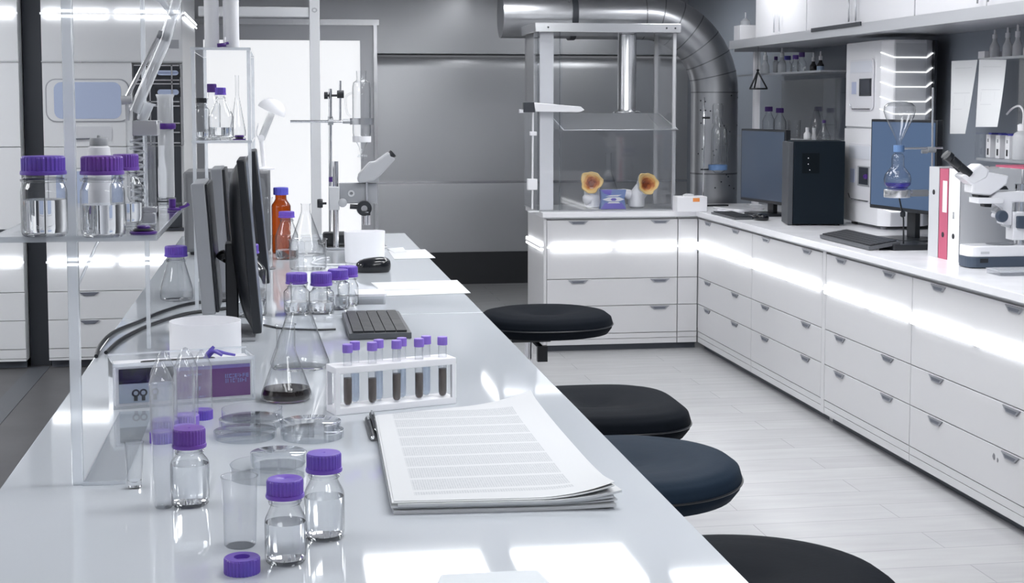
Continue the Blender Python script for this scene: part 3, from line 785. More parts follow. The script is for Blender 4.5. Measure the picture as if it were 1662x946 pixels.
for pth, r in (([(wG*.68,dG*.5,hG-.004),(wG*.70,dG*.45,hG+.010),(wG*.74,dG*.42,hG+.013),(wG*.80,dG*.36,hG+.003)], .006),
               ([(wG*.69,dG*.5,hG-.003),(wG*.715,dG*.52,hG+.012),(wG*.745,dG*.55,hG+.022)], .007),
               ([(wG*.70,dG*.5,hG),(wG*.75,dG*.5,hG+.012),(wG*.83,dG*.45,hG+.006),(wG*.90,dG*.42,hG+.001)], .005)):
    q = bez(pth, 14); gg.tube(q, [r*(1-.45*i/len(q)) for i in range(len(q))], 8)
gg.build('glove', gl_m, t)
hd = G()
for a_, b_ in (((-.006,-.006),(wG+.006,-.003)),):
    hd.box(-.006, wG+.006, -.006, -.004, 0, hG+.004)
hd.box(-.006, -.004, -.004, dG+.006, 0, hG+.004).box(wG+.004, wG+.006, -.004, dG+.006, 0, hG+.004).box(-.006, wG+.006, dG+.004, dG+.006, 0, hG+.012)
hd.build('holder', acryl, t)
ed = G()
for x in (-.006, wG+.003): ed.box(x, x+.003, -.0075, -.006, 0, hG+.004)
ed.box(-.006, wG+.006, -.0075, -.0055, hG-.004, hG+.004).box(-.006, wG+.006, -.0075, -.0055, 0, .006).box(-.006, wG+.006, dG+.004, dG+.0065, hG+.008, hG+.012)
for x in (-.0055, wG+.003): ed.box(x, x+.0025, -.006, dG+.005, hG+.0005, hG+.005)
ed.build('holder_edge', acryl_edge, t)

# ------------------------------------------------------------------ monitors on the bench
NECK = []
def bench_monitor(label, y, wdt, pt, pb, face, base=True, mat=black, body=grey_p, arm=False, th=.022):
    """upright screen seen edge-on: near vertical edge runs from pixel pt to pixel pb"""
    a, b = ony(*pt, y), ony(*pb, y)
    t = thing('monitor', label, 'monitor', (b.x, y, ZB), 0, 'computer monitors along the bench')
    hb, ht = b.z-ZB, a.z-ZB; lean = a.x-b.x
    tl = math.atan2(lean, ht-hb); M = T(0,0,hb) @ RY(tl); Lz = math.hypot(lean, ht-hb); f = face
    bulge = .042 if f > 0 else 0; th = .026 if f > 0 else .040
    x0, x1 = (-th, 0) if f > 0 else (0, th)
    G().box(x0, x1, 0, wdt, 0, Lz, M).build('housing', body, t, bevel=.004)
    sx = .0005 if f > 0 else -.0005
    G().box(min(0,sx), max(0,sx), .012, wdt-.012, .02, Lz-.012, M).build('screen', screen_m, t) if f > 0 else G().box(-.0005, 0, .012, wdt-.012, .02, Lz-.012, M).build('screen', screen_m, t)
    # bulging rear shell
    d = -1 if f > 0 else 1; xb = x0 if f > 0 else x1
    def shell(u, v):
        s_ = math.sin(PI*u)**.4*math.sin(PI*v)**.35
        return M @ Vector((xb+d*bulge*s_, .008+(wdt-.016)*u, .01+(Lz-.02)*v))
    if bulge: G().grid(shell, 16, 16).build('rear_shell', mat, t)
    else: G().box(min(xb,xb+d*.010), max(xb,xb+d*.010), .004, wdt-.004, .004, Lz-.004, M).build('rear_panel', black, t, bevel=.003)
    if base:
        cx = xb+d*.062
        G().box(cx-.018, cx+.018, wdt*.5-.04, wdt*.5+.04, .012, hb+Lz*.5).build('stand_neck', body, t, bevel=.004)
        G().box(cx-.11, cx+.07, wdt*.5-.14, wdt*.5+.14, 0, .012).build('stand_base', grey_p, t, bevel=.003)
    if base: NECK.clear(); NECK.append((b.x+cx-.018, y+wdt*.5))
    if arm:
        e = Vector((NECK[0][0]-b.x, NECK[0][1]-y, hb+Lz*.42)); st_ = Vector((xb+d*.012, e.y, e.z-.012))
        G().tube(bez([st_, st_.lerp(e, .5)+Vector((0,0,.004)), e], 10), .02, 12).build('swivel_arm', blackg, t)
    return t
bench_monitor('near black monitor on the bench, screen towards the stools, leaning slightly back', 4.35, .30, (398,259), (425,541), 1, body=black)
bench_monitor('near grey-edged monitor joined by a black arm to the near black one', 4.38, .30, (309,299), (328,512), -1, base=False, body=grey_p, arm=True)
bench_monitor('farther black monitor partly hidden behind the near black one', 5.25, .30, (415,245), (438,460), 1, body=black)
bench_monitor('farther grey-edged monitor with its foot plate showing', 5.28, .30, (341,275), (356,476), -1, base=False, body=grey_p, arm=True)

# ------------------------------------------------------------------ cables
def cable(pts, r, label, m=black, name='cable', zl=None):
    P = []
    for i, q in enumerate(pts):
        z = ZB+r+(q[2] if len(q) > 2 else 0)
        P.append(onz(q[0], q[1], z))
    o = P[0].copy(); o.z = ZB
    g = G(); g.tube([p-o for p in bez(P, 60)], r, 8)
    return tag(g.build(name, m, None, loc=o), label, 'cable', 'cables on the bench')
cable([(156,578),(164,558),(186,538),(225,522),(262,506),(306,493),(345,489),(385,486)], .0055, 'black power cable curving in from the bench edge, upper of two')
cable([(172,572),(196,551),(232,532),(270,518),(302,509),(345,503),(380,499)], .0055, 'black power cable curving in from the bench edge, lower of two')
cable([(428,527),(460,533),(510,535),(545,534)], .003, 'thin black keyboard cable running to the near monitor')
cable([(318,470),(322,455),(330,452),(338,470),(340,478)], .004, 'thin grey hose arching between the grey-edged monitors', lgrey_p)
cable([(534,418),(520,420),(508,428),(560,430)], .004, 'white cable trailing from the boom microscope stand', white_p)

# ------------------------------------------------------------------ boom microscope
yM = onz(548, 405, ZB).y; sM = yM/F
def at(px, py, y=yM): return ony(px, py, y)
O = at(540, 402); O = Vector((O.x, yM, ZB))
def rel(px, py, dy=0): q = ony(px, py, yM+dy); return Vector((q.x-O.x, dy, q.z-ZB))
t = thing('boom_microscope', 'grey binocular microscope on a chrome boom column by the white door', 'microscope', O)
G().box(rel(522,0).x, rel(625,0).x, -.02, .22, 0, .012).build('base_plate', steel_lt, t, bevel=.002)
G().box(rel(521,0).x, rel(562,0).x, .06, .16, .012, .075).build('foot_block', black, t, bevel=.012)
zc0 = .012; zt = rel(540,262).z; xc = rel(542,0).x
G().lathe([(.0,zc0),(.014,zc0),(.014,zt),(0,zt)], 24, T(xc,.03,0)).build('column', chrome, t)
z0, z1 = rel(0,335).z, rel(0,302).z
G().box(rel(531,0).x, rel(548,0).x, -.01, .07, rel(0,347).z, rel(0,308).z).build('clamp_block', lgrey_p, t, bevel=.004)
G().box(rel(548,0).x, rel(610,0).x, .005, .055, z0-.004, z1).build('boom_arm', grey_p, t, bevel=.004)
for px, r in ((556,.021),): G().lathe([(0,0),(r,0),(r,.012),(r*.7,.016),(0,.016)], 28, T(rel(px,329).x,-.0,rel(px,329).z) @ RX(PI/2)).build('dial', pm('dial_grey',(.42,.43,.45),.4), t)
G().lathe([(.008,0),(.016,0),(.016,.006),(.008,.006)], 20, T(rel(570,314).x,.005,rel(570,314).z) @ RX(PI/2)).build('eyelet', lgrey_p, t)
k0 = rel(530,330)
G().tube([k0, k0+Vector((-.02,0,0))], .006).lathe([(0,0),(.02,0),(.022,.012),(.02,.026),(0,.026)], 18, T(*(k0+Vector((-.018,0,0)))) @ RY(-PI/2)).build('locking_knob', black, t)
G().lathe([(.015,-.02),(.035,-.022),(.037,0),(.035,.022),(.015,.02),(.015,-.02)], 28, T(*rel(591,338)) @ RX(PI/2)).build('focus_ring', black, t)
G().tube([rel(568,335),rel(583,336)], .012).box(rel(584,0).x, rel(598,0).x, -.02, .02, rel(0,356).z, rel(0,349).z).build('focus_mount', black, t)
G().lathe([(0,rel(0,372).z),(.02,rel(0,372).z),(.02,rel(0,352).z),(.026,rel(0,350).z),(0,rel(0,350).z)], 20, T(rel(592,0).x,0,0)).build('objective', chrome, t)
G().lathe([(0,rel(0,332).z),(.006,rel(0,332).z),(.006,rel(0,300).z),(0,rel(0,300).z)], 12, T(rel(593,0).x,0,0)).build('head_post', steel_lt, t)
hp = [rel(*q) for q in ((580,290),(582,282),(600,262),(608,262),(630,246),(641,258),(618,283),(606,293),(582,297))]
G().prism([(p.x, p.z) for p in hp], -.035, .035, Matrix(((1,0,0,0),(0,0,-1,0),(0,1,0,0),(0,0,0,1)))).build('head', head_grey, t, bevel=.008)
G().box(rel(580,0).x, rel(612,0).x, -.03, .03, rel(0,300).z, rel(0,293).z).build('head_mount', grey_p, t, bevel=.003)
for dy in (-.02, .02):
    a_, b_ = rel(632,254), rel(641,246); a_.y = b_.y = dy
    G().lathe([(0,0),(.014,0),(.017,.012),(.019,.024),(.012,.026),(0,.02)], 18, along(a_, b_)).build('eyepiece', black, t)
# ------------------------------------------------------------------ retort stand with separating funnel
y2 = yM+.32
O2 = ony(536, 400, y2); O2 = Vector((O2.x, y2, ZB))
def r2(px, py, dy=0): q = ony(px, py, y2+dy); return Vector((q.x-O2.x, dy, q.z-ZB))
t = thing('retort_stand', 'tall retort stand with chrome rod and ring clamp in front of the white door', 'stand', O2)
G().box(-.06, .10, -.05, .10, 0, .012).build('base_plate', dark_steel, t, bevel=.002)
G().tube([(0,0,.01), r2(536,144)], .008, 12).build('rod', chrome, t)
G().tube([r2(552,195), r2(552,131)], .006, 10).build('short_rod', chrome, t)
G().tube([r2(527,155), r2(553,155)], .006).tube([r2(526,155), r2(532,155)], .018, 14).tube([r2(547,153), r2(558,153)], .02, 14).build('boss_clamp', black, t)
G().tube([r2(471,197), r2(562,197)], .007, 10).build('cross_rod', chrome, t)
G().tube([r2(533,197), r2(541,197)], .017, 12).tube([r2(536,203), r2(536,189)], .012, 12).build('boss_clamp', steel, t)
cxf = r2(587,197); rr = 15.5*y2/F
G().lathe([(rr*.97,-.016),(rr*1.22,-.016),(rr*1.22,.016),(rr*.97,.016),(rr*.97,-.016)], 36, T(*cxf)).tube([r2(556,197), r2(574,197)], .012, 10).build('ring_clamp', steel, t)
G().lathe([(.016,-.012),(.02,-.012),(.02,.012),(.016,.012),(.016,-.012)], 24, T(r2(540,291).x, 0, r2(540,291).z)).build('purple_collar', purple_d, t)
f = thing('separating_funnel', 'clear glass separating funnel hanging in the ring clamp of the retort stand', 'funnel', (O2.x+cxf.x, y2, ZB+r2(587,262).z))
zf = lambda py: r2(587,py).z-r2(587,262).z
R_ = rr*.95
G().lathe([(.006,0),(.006,zf(250)),(.012,zf(246)),(.014,zf(240)),(R_*.5,zf(234)),(R_*.88,zf(226)),(R_,zf(216)),(R_,zf(142)),(R_*.9,zf(134)),(R_*.6,zf(131)),(R_*.5,zf(128)),(R_*.56,zf(115)),(R_*.5,zf(115))], 36).build('funnel_body', glass, f)
G().lathe([(R_*1.01,zf(231)),(R_*1.01,zf(221))], 36).build('label_band', pm('paper_label',(.85,.86,.88),.6), f) if False else G().lathe([(R_*1.012,zf(230.5)),(R_*1.02,zf(221)),(R_*1.012,zf(221))], 36).build('label_band', white_p, f)
G().tube([(-.025,0,zf(253)),(.025,0,zf(253))], .007, 10).build('stopcock', glass_pl, f)
G().tube(bez([(R_,0,zf(140)),(R_*1.5,0,zf(136)),(R_*1.55,0,zf(150))],10), .004, 8).build('side_arm', glass, f)
G().tube(bez([(-R_,0,zf(150)),(-R_*1.7,0,zf(158)),(-R_*1.6,0,zf(182)),(-R_*1.1,0,zf(190))],14), .005, 8).build('side_arm', glass, f)
# ------------------------------------------------------------------ white upright service column with crossbeam
yc = 8.25
p0 = ony(514, 378, yc); hw = 8*yc/F
zb_ = ony(400, 27, yc).z; zb1 = ony(400, 11, yc).z; xb0 = ony(322, 20, yc).x
t = thing('service_column', 'pale grey upright column with a crossbeam in front of the white door', 'column', (p0.x, yc, 0))
G().box(-hw, hw, -.03, .03, 0, ZT).build('post', lgrey_p, t, bevel=.003)
G().box(xb0-p0.x, -hw, -.02, .03, zb_, zb1).build('crossbeam', lgrey_p, t, bevel=.004)
e = ony(510, 17, yc)
g = G(); random.seed(4)
for k in range(9):
    a_ = k*.7; g.prism([(.012*math.cos(a_)+.006*math.cos(q), .010*math.sin(a_)+.006*math.sin(q)) for q in (0,2.1,4.2)], 0, .001, T(e.x-p0.x, -.030, e.z) @ RX(PI/2))
eb = g.build('emblem', grey_p, t)
# ------------------------------------------------------------------ grey case and small lamp at the far end
yb_ = 6.9
q0, q1 = ony(297, 279, yb_), ony(438, 279, yb_)
t = thing('instrument_case', 'plain grey enamelled instrument case behind the bench monitors', 'case', (q0.x, yb_, ZB))
wC = q1.x-q0.x; hC = q0.z-ZB
G().box(0, wC, 0, .35, .015, hC).build('housing', case_grey, t, bevel=.01)
G().box(.02, wC-.02, -.004, 0, .03, hC-.03).build('front_panel', pm('mid_grey_panel',(.17,.175,.185),.4), t)
for x in (.04, wC-.04):
    for y in (.04,.31): G().lathe([(0,0),(.015,0),(.018,.016),(0,.016)], 12, T(x,y,0)).build('foot', black, t)
yl = yb_+.15
def rl(px, py, dy=0): q = ony(px, py, yl+dy); return q
b0 = rl(425, 0); b0 = Vector((b0.x, yl, ZB+hC))
t = thing('desk_lamp', 'small white lamp with a glowing bell shade standing on the grey case', 'lamp', b0)
R = lambda px, py: rl(px,py)-b0
G().lathe([(0,0),(.05,0),(.05,.008),(.012,.016),(0,.016)], 24).build('base', white_p, t)
G().tube([(0,0,.01), R(424,226)], .011, 12).build('stem', white_p, t)
G().tube([R(424,226), R(441,183)], .017, 12).build('arm', lgrey_p, t)
G().lathe([(0,-.02),(.016,-.02),(.016,.02),(0,.02)], 14, T(*R(424,224)) @ RX(PI/2)).tube(bez([R(420,224),R(416,216),R(419,200)],8), .004, 6).build('hinge', white_p, t)
ss_ = yl/F; Mh = T(*R(444,172)) @ RY(math.radians(24)) @ RX(.1)
G().lathe([(23*ss_,-9*ss_),(22.5*ss_,-4*ss_),(19*ss_,3*ss_),(13*ss_,8*ss_),(6*ss_,10.5*ss_),(0,11*ss_)], 32, Mh).build('shade', white_p, t)
G().lathe([(0,-8*ss_),(20*ss_,-8*ss_),(21*ss_,-6*ss_),(17*ss_,1*ss_),(0,1.5*ss_)], 28, Mh).build('bulb', lamp('lamp_bulb_light', 1.6), t)

film = pm('pale_blue_grey_film', (.42,.46,.50), .3)
o = flat_paper([(716,934),(872,926),(905,960),(700,966)], 'pale blue-grey sheet cut by the bottom edge of the photo', film)
del o['group']
# ------------------------------------------------------------------ acrylic rack at the near left and what stands on it
ZS = 1.39
yf = onz(127, 790, ZB).y
pf = onz(127, 786, ZB); pr_ = onz(238, 566, ZB)
t = thing('acrylic_rack', 'clear acrylic rack with a shelf and tall posts at the left edge of the bench', 'rack', (pf.x, pf.y, ZB))
xs0, xs1 = ony(-8, 390, yf).x-pf.x, ony(254, 390, yf).x-pf.x
ys1 = onz(315, 328, ZS).y-pf.y
G().box(-.0095, .0095, -.0095, .0095, 0, 1.05).build('post', acryl_edge, t, bevel=.002)
G().box(-.006, .006, pr_.y-pf.y-.006, pr_.y-pf.y+.006, 0, 1.1).build('post', acryl_edge, t, bevel=.002)
G().box(xs0, xs1, -.045, ys1, ZS-ZB-.009, ZS-ZB).build('shelf', acryl, t)
G().box(xs0, xs1, -.048, -.045, ZS-ZB-.010, ZS-ZB+.0005).box(xs1, xs1+.003, -.048, ys1, ZS-ZB-.010, ZS-ZB+.0005).box(xs0-.003, xs0, -.048, ys1, ZS-ZB-.010, ZS-ZB+.0005).build('shelf_edge', acryl_edge, t)
bp = t
G().box(.011, .085, -.01, .62, 0, .006).build('base_plate', acryl, bp)
G().box(.011, .085, -.013, -.010, 0, .007).box(.009, .011, -.013, .62, 0, .007).build('base_edge', acryl_edge, bp)
G().tube([(-.0,.0,.48-.13),(.03,.25,.455)], .003, 6).build('brace', acryl_edge, t)
gS = 'large purple-capped bottles on the acrylic shelf'
Z1 = ZS+.0008
bottle(73, 253, 283, 386, 67, 71, 'large purple-capped bottle leftmost on the acrylic shelf', z=Z1, hsy=312, group=gS, liq=.75, neck=.86, k=.9)
bottle(168, 253, 283, 387, 65, 69, 'large purple-capped bottle on the acrylic shelf just right of the post', z=Z1, hsy=312, group=gS, liq=.65, neck=.86, k=.9, cap=purple_r)
bottle(206, 250, 276, 366, 40, 50, 'third purple-capped bottle behind the other two on the acrylic shelf', z=Z1, hsy=304, group=gS, liq=.5, neck=.86, cap=purple_r)
p = onz(163, 352, Z1); s = p.y/F
t = thing('jar', 'white jar with a grey lid behind the purple-capped bottles on the shelf', 'jar', p)
h = ony(163, 236, p.y).z-Z1; r = 18*s
G().lathe([(0,0),(r*.95,0),(r,.005),(r,h-.02),(r*.93,h-.004),(r*.7,h)], 32).build('jar_body', white_p, t)
G().lathe([(0,h),(r*.78,h),(r*.78,h+10*s),(r*.72,h+12*s),(0,h+12*s)], 32).lathe([(0,h+12*s),(.004,h+12*s),(.003,h+16*s),(0,h+16*s)], 10).build('lid', grey_p, t)
p, r = stand(233, 382, 43, Z1)
t = thing('rubber_stopper', 'purple and black disc stopper lying at the front of the acrylic shelf', 'stopper', p)
G().lathe([(0,0),(r*.9,0),(r,.002),(r,.0045),(r*.85,.006),(0,.006)], 30).build('flange', purple_d, t)
G().lathe([(0,.006),(r*.72,.006),(r*.76,.008),(r*.6,.011),(0,.011)], 30).build('gasket', black, t)
G().lathe([(0,.011),(r*.5,.011),(r*.5,.014),(r*.45,.0155),(0,.0155)], 30).build('plug', purple_d, t)
p = onz(285, 341, Z1); s = p.y/F
t = thing('valve', 'small purple plastic valve at the back corner of the acrylic shelf', 'valve', p)
G().lathe([(0,0),(11*s,0),(11*s,3*s),(7*s,4*s),(0,4*s)], 20, T(-2*s,0,0)).build('valve_body', purple_d, t)
G().lathe([(0,4*s),(5.5*s,4*s),(5.5*s,18*s),(0,18*s)], 16, T(-5*s,0,0)).build('spout', purple_d, t)
G().tube([(6*s,0,3.5*s),(16*s,0,6*s),(20*s,.004,9*s)], [2.6*s,2.2*s,3*s], 8).build('lever', purple_d, t)
# condenser assembly
p = onz(240, 362, Z1); s = p.y/F; yq = p.y
frost_lt = thin('hazy_glass', (.93,.94,.95), (.4,.43,.47), .05, milk=.3, blend=.5, pw=2.7, milkcol=(.95,.96,.98))
t = thing('condenser', 'glass condenser with steel collar and slanting glass tubes on the acrylic shelf', 'glass apparatus', p)
q = lambda px, py, dy=0: Vector((ony(px,py,yq+dy).x-p.x, dy, ony(px,py,yq+dy).z-p.z))
G().box(-13*s, 13*s, -13*s, 13*s, 0, q(0,347).z).box(-12*s, 15*s, -10*s, 14*s, q(0,347).z, q(0,338).z).build('base_block', steel_lt, t, bevel=.001)
x0 = q(245,300).x
G().lathe([(8.2*s,q(0,338).z),(8.2*s,q(0,222).z)], 24, T(x0,0,0)).build('condenser_tube', glass_pl, t)
G().lathe([(2.2*s,q(0,338).z),(2.2*s,q(0,205).z)], 12, T(x0,0,0)).build('inner_tube', glass, t)
xj = q(221,300).x
G().lathe([(3*s,q(0,340).z+.002),(12*s,q(0,334).z),(16.5*s,q(0,322).z),(16.5*s,q(0,176).z),(13*s,q(0,168).z)], 30, T(xj,24*s,0)).build('jacket', glass, t)
hx = [(xj+10*s*math.cos(a*.5), 24*s+10*s*math.sin(a*.5), q(0,330).z+(q(0,226).z-q(0,330).z)*a/112) for a in range(113)]
G().tube(hx, 2.0*s, 6).build('coil', frost_lt, t)
G().box(q(211,0).x, q(252,0).x, -9*s, 44*s, q(0,221).z, q(0,196).z).box(q(252,0).x, q(258,0).x, 5*s, 9*s, q(0,199).z, q(0,197).z).build('collar', steel_lt, t, bevel=.003)
G().lathe([(8*s,0),(12*s,26*s),(16*s,30*s)], 20, T(q(230,196).x, 10*s, q(0,196).z) @ RY(.25)).build('funnel', frost, t)
G().tube([q(203,163), q(262,50)], 3.2*s, 10).build('slanting_rod', chrome, t)
G().tube([q(218,182), q(268,66), q(292,-20)], [9*s,9*s,8*s], 16, caps=False).build('slanting_tube', frost_lt, t)
G().tube([q(222,182), q(272,60)], 2*s, 8).build('slanting_rod', glass_pl, t)
G().tube([q(256,56), q(275,62)], 6.5*s, 12).build('clamp', grey_p, t)
G().tube([q(197,163), q(214,161)], 7*s, 14).tube([q(206,168), q(207,196)], 3*s, 8).build('elbow', lgrey_p, t)
G().tube([q(284,30), q(262,0), q(240,-10)], 5*s, 10).build('side_tube', frost, t)
cyl_measure(271, 153, 326, 25, 'tall measuring cylinder with a purple ring behind the glass condenser', z=Z1, footw=1.15, collar=204, mat=frost_lt)
bottle(264, 236, 246, 322, 9, 13, 'slim white plastic bottle beside the tall measuring cylinder', z=Z1, body=white_p, cap=white_p, liq=0, skirt=False, group='white plastic bottles')
# ------------------------------------------------------------------ second acrylic rack
yA = 5.0; zA = ony(360, 228, yA).z; zB2 = ony(360, 77, yA).z
xa0, xa1 = ony(312, 228, yA).x, ony(408, 228, yA).x
t = thing('acrylic_rack', 'clear two-tier acrylic rack behind the monitors, bottles on its lower tier', 'rack', ((xa0+xa1)/2, yA, ZB))
w = (xa1-xa0)/2
for z, sx in ((zA, 0), (zB2, 0)):
    G().box(-w, w, 0, .85, z-ZB-.008, z-ZB).build('shelf', acryl, t)
    G().box(-w, w, -.003, 0, z-ZB-.009, z-ZB+.0005).box(-w-.002, -w, 0, .85, z-ZB-.009, z-ZB).box(w, w+.002, 0, .85, z-ZB-.009, z-ZB).build('shelf_edge', acryl_edge, t)
for x in (-w+.006, w-.006):
    for y in (.012, .84): G().box(x-.006, x+.006, y-.006, y+.006, 0, zB2-ZB-.009).build('post', acryl_edge, t)
ZA1 = zA+.0008; ZB1 = zB2+.0008
gU = 'bottles on the lower tier of the acrylic rack'
bottle(328, 159, 167, 226, 16, 24, 'slim clear bottle with a black cap, left on the two-tier rack', z=ZA1, cap=black, group=gU, liq=.2, hsy=178)
bottle(359, 142, 154, 225, 17, 40, 'conical purple-capped bottle in the middle of the two-tier rack', z=ZA1, group=gU, liq=.45, hsy=190, k=.3)
bottle(345, 136, 150, 221.5, 15, 26, 'dark purple-capped bottle behind the conical one on the two-tier rack', z=ZA1, cap=purple_d, group=gU, liq=.2, hsy=172, skirt=False)
flask(386, 122, 155, 222, 6, 26, 'long-necked clear flask at the right of the two-tier rack', z=ZA1)
p, r = stand(392, 224, 19, ZA1); s = p.y/F
p.y -= .03
t = thing('rubber_stopper', 'tiny purple and black stopper at the front right of the two-tier rack', 'stopper', (p.x, yA+.03, ZA1))
G().lathe([(0,0),(r,0),(r,.004),(0,.004)], 20).build('flange', purple_d, t)
G().lathe([(0,.004),(r*.62,.004),(r*.62,.010),(0,.010)], 20).build('gasket', black, t)
G().lathe([(0,.010),(r*.72,.010),(r*.72,.016),(0,.016)], 20).build('plug', purple_d, t)
for i, (px, wd_) in enumerate(((344, 23), (375.5, 25))):
    P = ony(px, 75, yA+.05); s = P.y/F; r = wd_/2*s
    t = thing('canister', ['slim white canister, left of two on the top tier of the rack', 'slim white canister, right of two on the top tier of the rack'][i], 'canister', (P.x, yA+.05, ZB1), 0, 'white canisters on the top tier')
    G().lathe([(0,0),(r*.97,0),(r,.003),(r,.155),(0,.155)], 32).build('canister_body', white_p, t)
    G().lathe([(0,.1552),(r*1.03,.1552),(r*1.03,.175),(r*.95,.178),(0,.178)], 32).build('lid', white_gl, t)
P = ony(363, 75, yA+.02); s = P.y/F
t = thing('valve', 'small purple stopcock lying between the two white canisters', 'valve', (ony(360,75,yA+.02).x, yA+.012, ZB1))
G().tube([(-7*s,0,3*s),(7*s,0,4*s)], [3*s,3.4*s], 8).build('valve_body', purple_d, t)
G().tube([(3*s,.0,5*s),(11*s,0,7*s)], [2*s,2.4*s], 8).build('lever', purple_d, t)
G().tube([(5*s,0,6*s),(5*s,0,16*s)], 1.5*s, 8).build('stem', white_p, t)
# ------------------------------------------------------------------ tall cabinets along the far left
yT = 9.33; zY = lambda py: ony(200, py, yT).z
def xT(px): return ony(px, 300, yT).x
def tall(label, pxa, pxb, right):
    X0, X1 = xT(pxa), xT(pxb); w = X1-X0
    t = thing('tall_cabinet', label, 'cabinet', (X0, yT, 0), 0, 'tall cabinets beyond the bench')
    G().box(.002, w-.002, .02, 1.5, .05, ZT-.01).build('carcass', dim_cab, t)
    G().box(.01, w-.01, .06, .08, 0, .05).build('toe_kick', toe_m, t)
    for a, b in ((590,578.5),(577.5,563.5)): G().box(.003, w-.003, 0, .02, max(zY(a),.05), zY(b)).build('plinth_panel', dim_cab, t)
    hxs = [(140-pxa)/(pxb-pxa)] if right else [.3]
    for a, b in ((562.5,517.5),(516.5,472),(471,376)):
        d = G().box(.003, w-.003, 0, .019, zY(a), zY(b)).build('drawer', dim_cab, t, bevel=.0015)
        if a > 480:
            for f in hxs:
                g = G(); pull(g, G(), w*f, zY(b)-.004, 0, .12, .022); g.build('handle', handle_dk, d)
    G().box(0, w, -.012, .019, zY(375), zY(371)).build('ledge', dark_steel, t)
    def win(d, a, b, xa, xb, pa, pb):
        z0, z1 = zY(b), zY(a)
        fr = G().prism(rrect(xa, xb, z0, z1, .06), -.0, .004, RX(PI/2)).build('window_frame', handle_m, d)
        G().prism(rrect(xa+.007, xb-.007, z0+.007, z1-.007, .055), .004, .0068, RX(PI/2)).build('window_surround', dim_cab, fr)
        G().prism(rrect(pa, pb, z0+.02, z1-.02, .045), .0069, .009, RX(PI/2)).build('window_pane', winblue, fr)
    xw1 = w if not right else (218-pxa)/(pxb-pxa)*w
    for (za, zb, wa, wb) in ((237.5,101.5,128,198),(370,238.5,272,342)):
        d = G().box(.003, xw1-.003, 0, .019, zY(za), zY(zb)).build('door', dim_cab, t, bevel=.0015)
        xa = .02; xb = xw1-.02
        if not right: xa = w-.62; xb = w-.14
        win(d, wa, wb, xa, xb, xa+.05, xb-.05)
        if za < 300:
            m0 = (120-pxa)/(pxb-pxa)*w if right else w-.45
            fr = G().prism(rrect(m0, m0+.23, zY(229), zY(205), .012), 0, .005, RX(PI/2)).build('recess_plate', grey_lam, d)
            G().tube([(m0+.01,-.012,zY(225)),(m0+.20,-.012,zY(224))], .004, 6).build('handle', handle_dk, d)
    G().box(.003, w-.003, 0, .019, zY(99.5), ZT-.02).build('upper_panel', dim_cab, t, bevel=.0015)
    G().box(0, w, -.006, .019, zY(101.5), zY(99.5)).build('seam_strip', steel, t)
    for zz_ in (zY(423.5), zY(23)):
        n = max(1, round(w/.46)); sg = [(w*i/n+.02, w*(i+1)/n-.02) for i in range(n)]
        led_bar(t, w, zz_, sg)
    if right:
        ip = G().box(xw1+.006, w-.02, .004, .019, zY(236), zY(104)).build('instrument_panel', dark_steel, t)
        X = lambda px: (px-pxa)/(pxb-pxa)*w
        for a, b in ((125,111),(157,142)):
            bz = G().box(X(254), X(297), -.004, .004, zY(b if False else max(a,b)), zY(min(a,b))).build('display_bezel', black, ip)
            G().prism(rrect(X(258), X(293), zY(max(a,b)-3), zY(min(a,b)+3), .018), .0045, .006, RX(PI/2)).build('display', winblue, bz)
        for py in (106,130,136,165,172,200,215,232): G().box(xw1+.01, w-.022, -.012, -.008, zY(py)-.004, zY(py)+.004).build('grid_rail', steel_lt, ip)
        for px in (246,282,297): G().box(X(px)-.004, X(px)+.004, -.012, -.008, zY(235), zY(105)).build('grid_upright', steel_lt, ip)
        G().box(w-.018, w, 0, .02, zY(236), zY(104)).build('corner_post', steel_lt, t)
        lp = G().box(xw1+.006, w-.02, .004, .019, zY(370), zY(238)).build('lower_panel', dark_steel, t)
        sb = G().box(w, w+.012, .05, 1.45, zY(23)-.006, zY(23)+.006).build('light_bar', white_p, t)
        for i in range(3):
            for s_ in (-1,1): G().tube([(w+.014,.07+i*.46,zY(23)+s_*.016),(w+.014,.49+i*.46,zY(23)+s_*.012)], .004, 8).build('led_strip', led, sb)
        for px, py in ((286,71),(301,66)): G().box(X(px)-.03, X(px)+.03, -.002, .0, zY(py+7), zY(py-7)).build('grey_plate', grey_p, t) if px < 299 else None
    return t
dim_cab = noisy(pm('dimmed_cabinet_enamel', (.60,.61,.63), .35), 3, .28, .42)  # greyer than the whites: dim light put into the base colour
tall('tall dimmed grey cabinet with a blue-grey window and light bars, behind the acrylic rack', 72, 300, True)
tall('tall dimmed grey cabinet cut by the left edge of the photo, beyond a dark gap', -260, 36, False)
tag(G().box(xT(37), xT(71), yT+.12, yT+.5, 0, ZT-.01).build('service_riser', dark_steel), 'dark steel service riser in the gap between the two tall cabinets', 'panel')
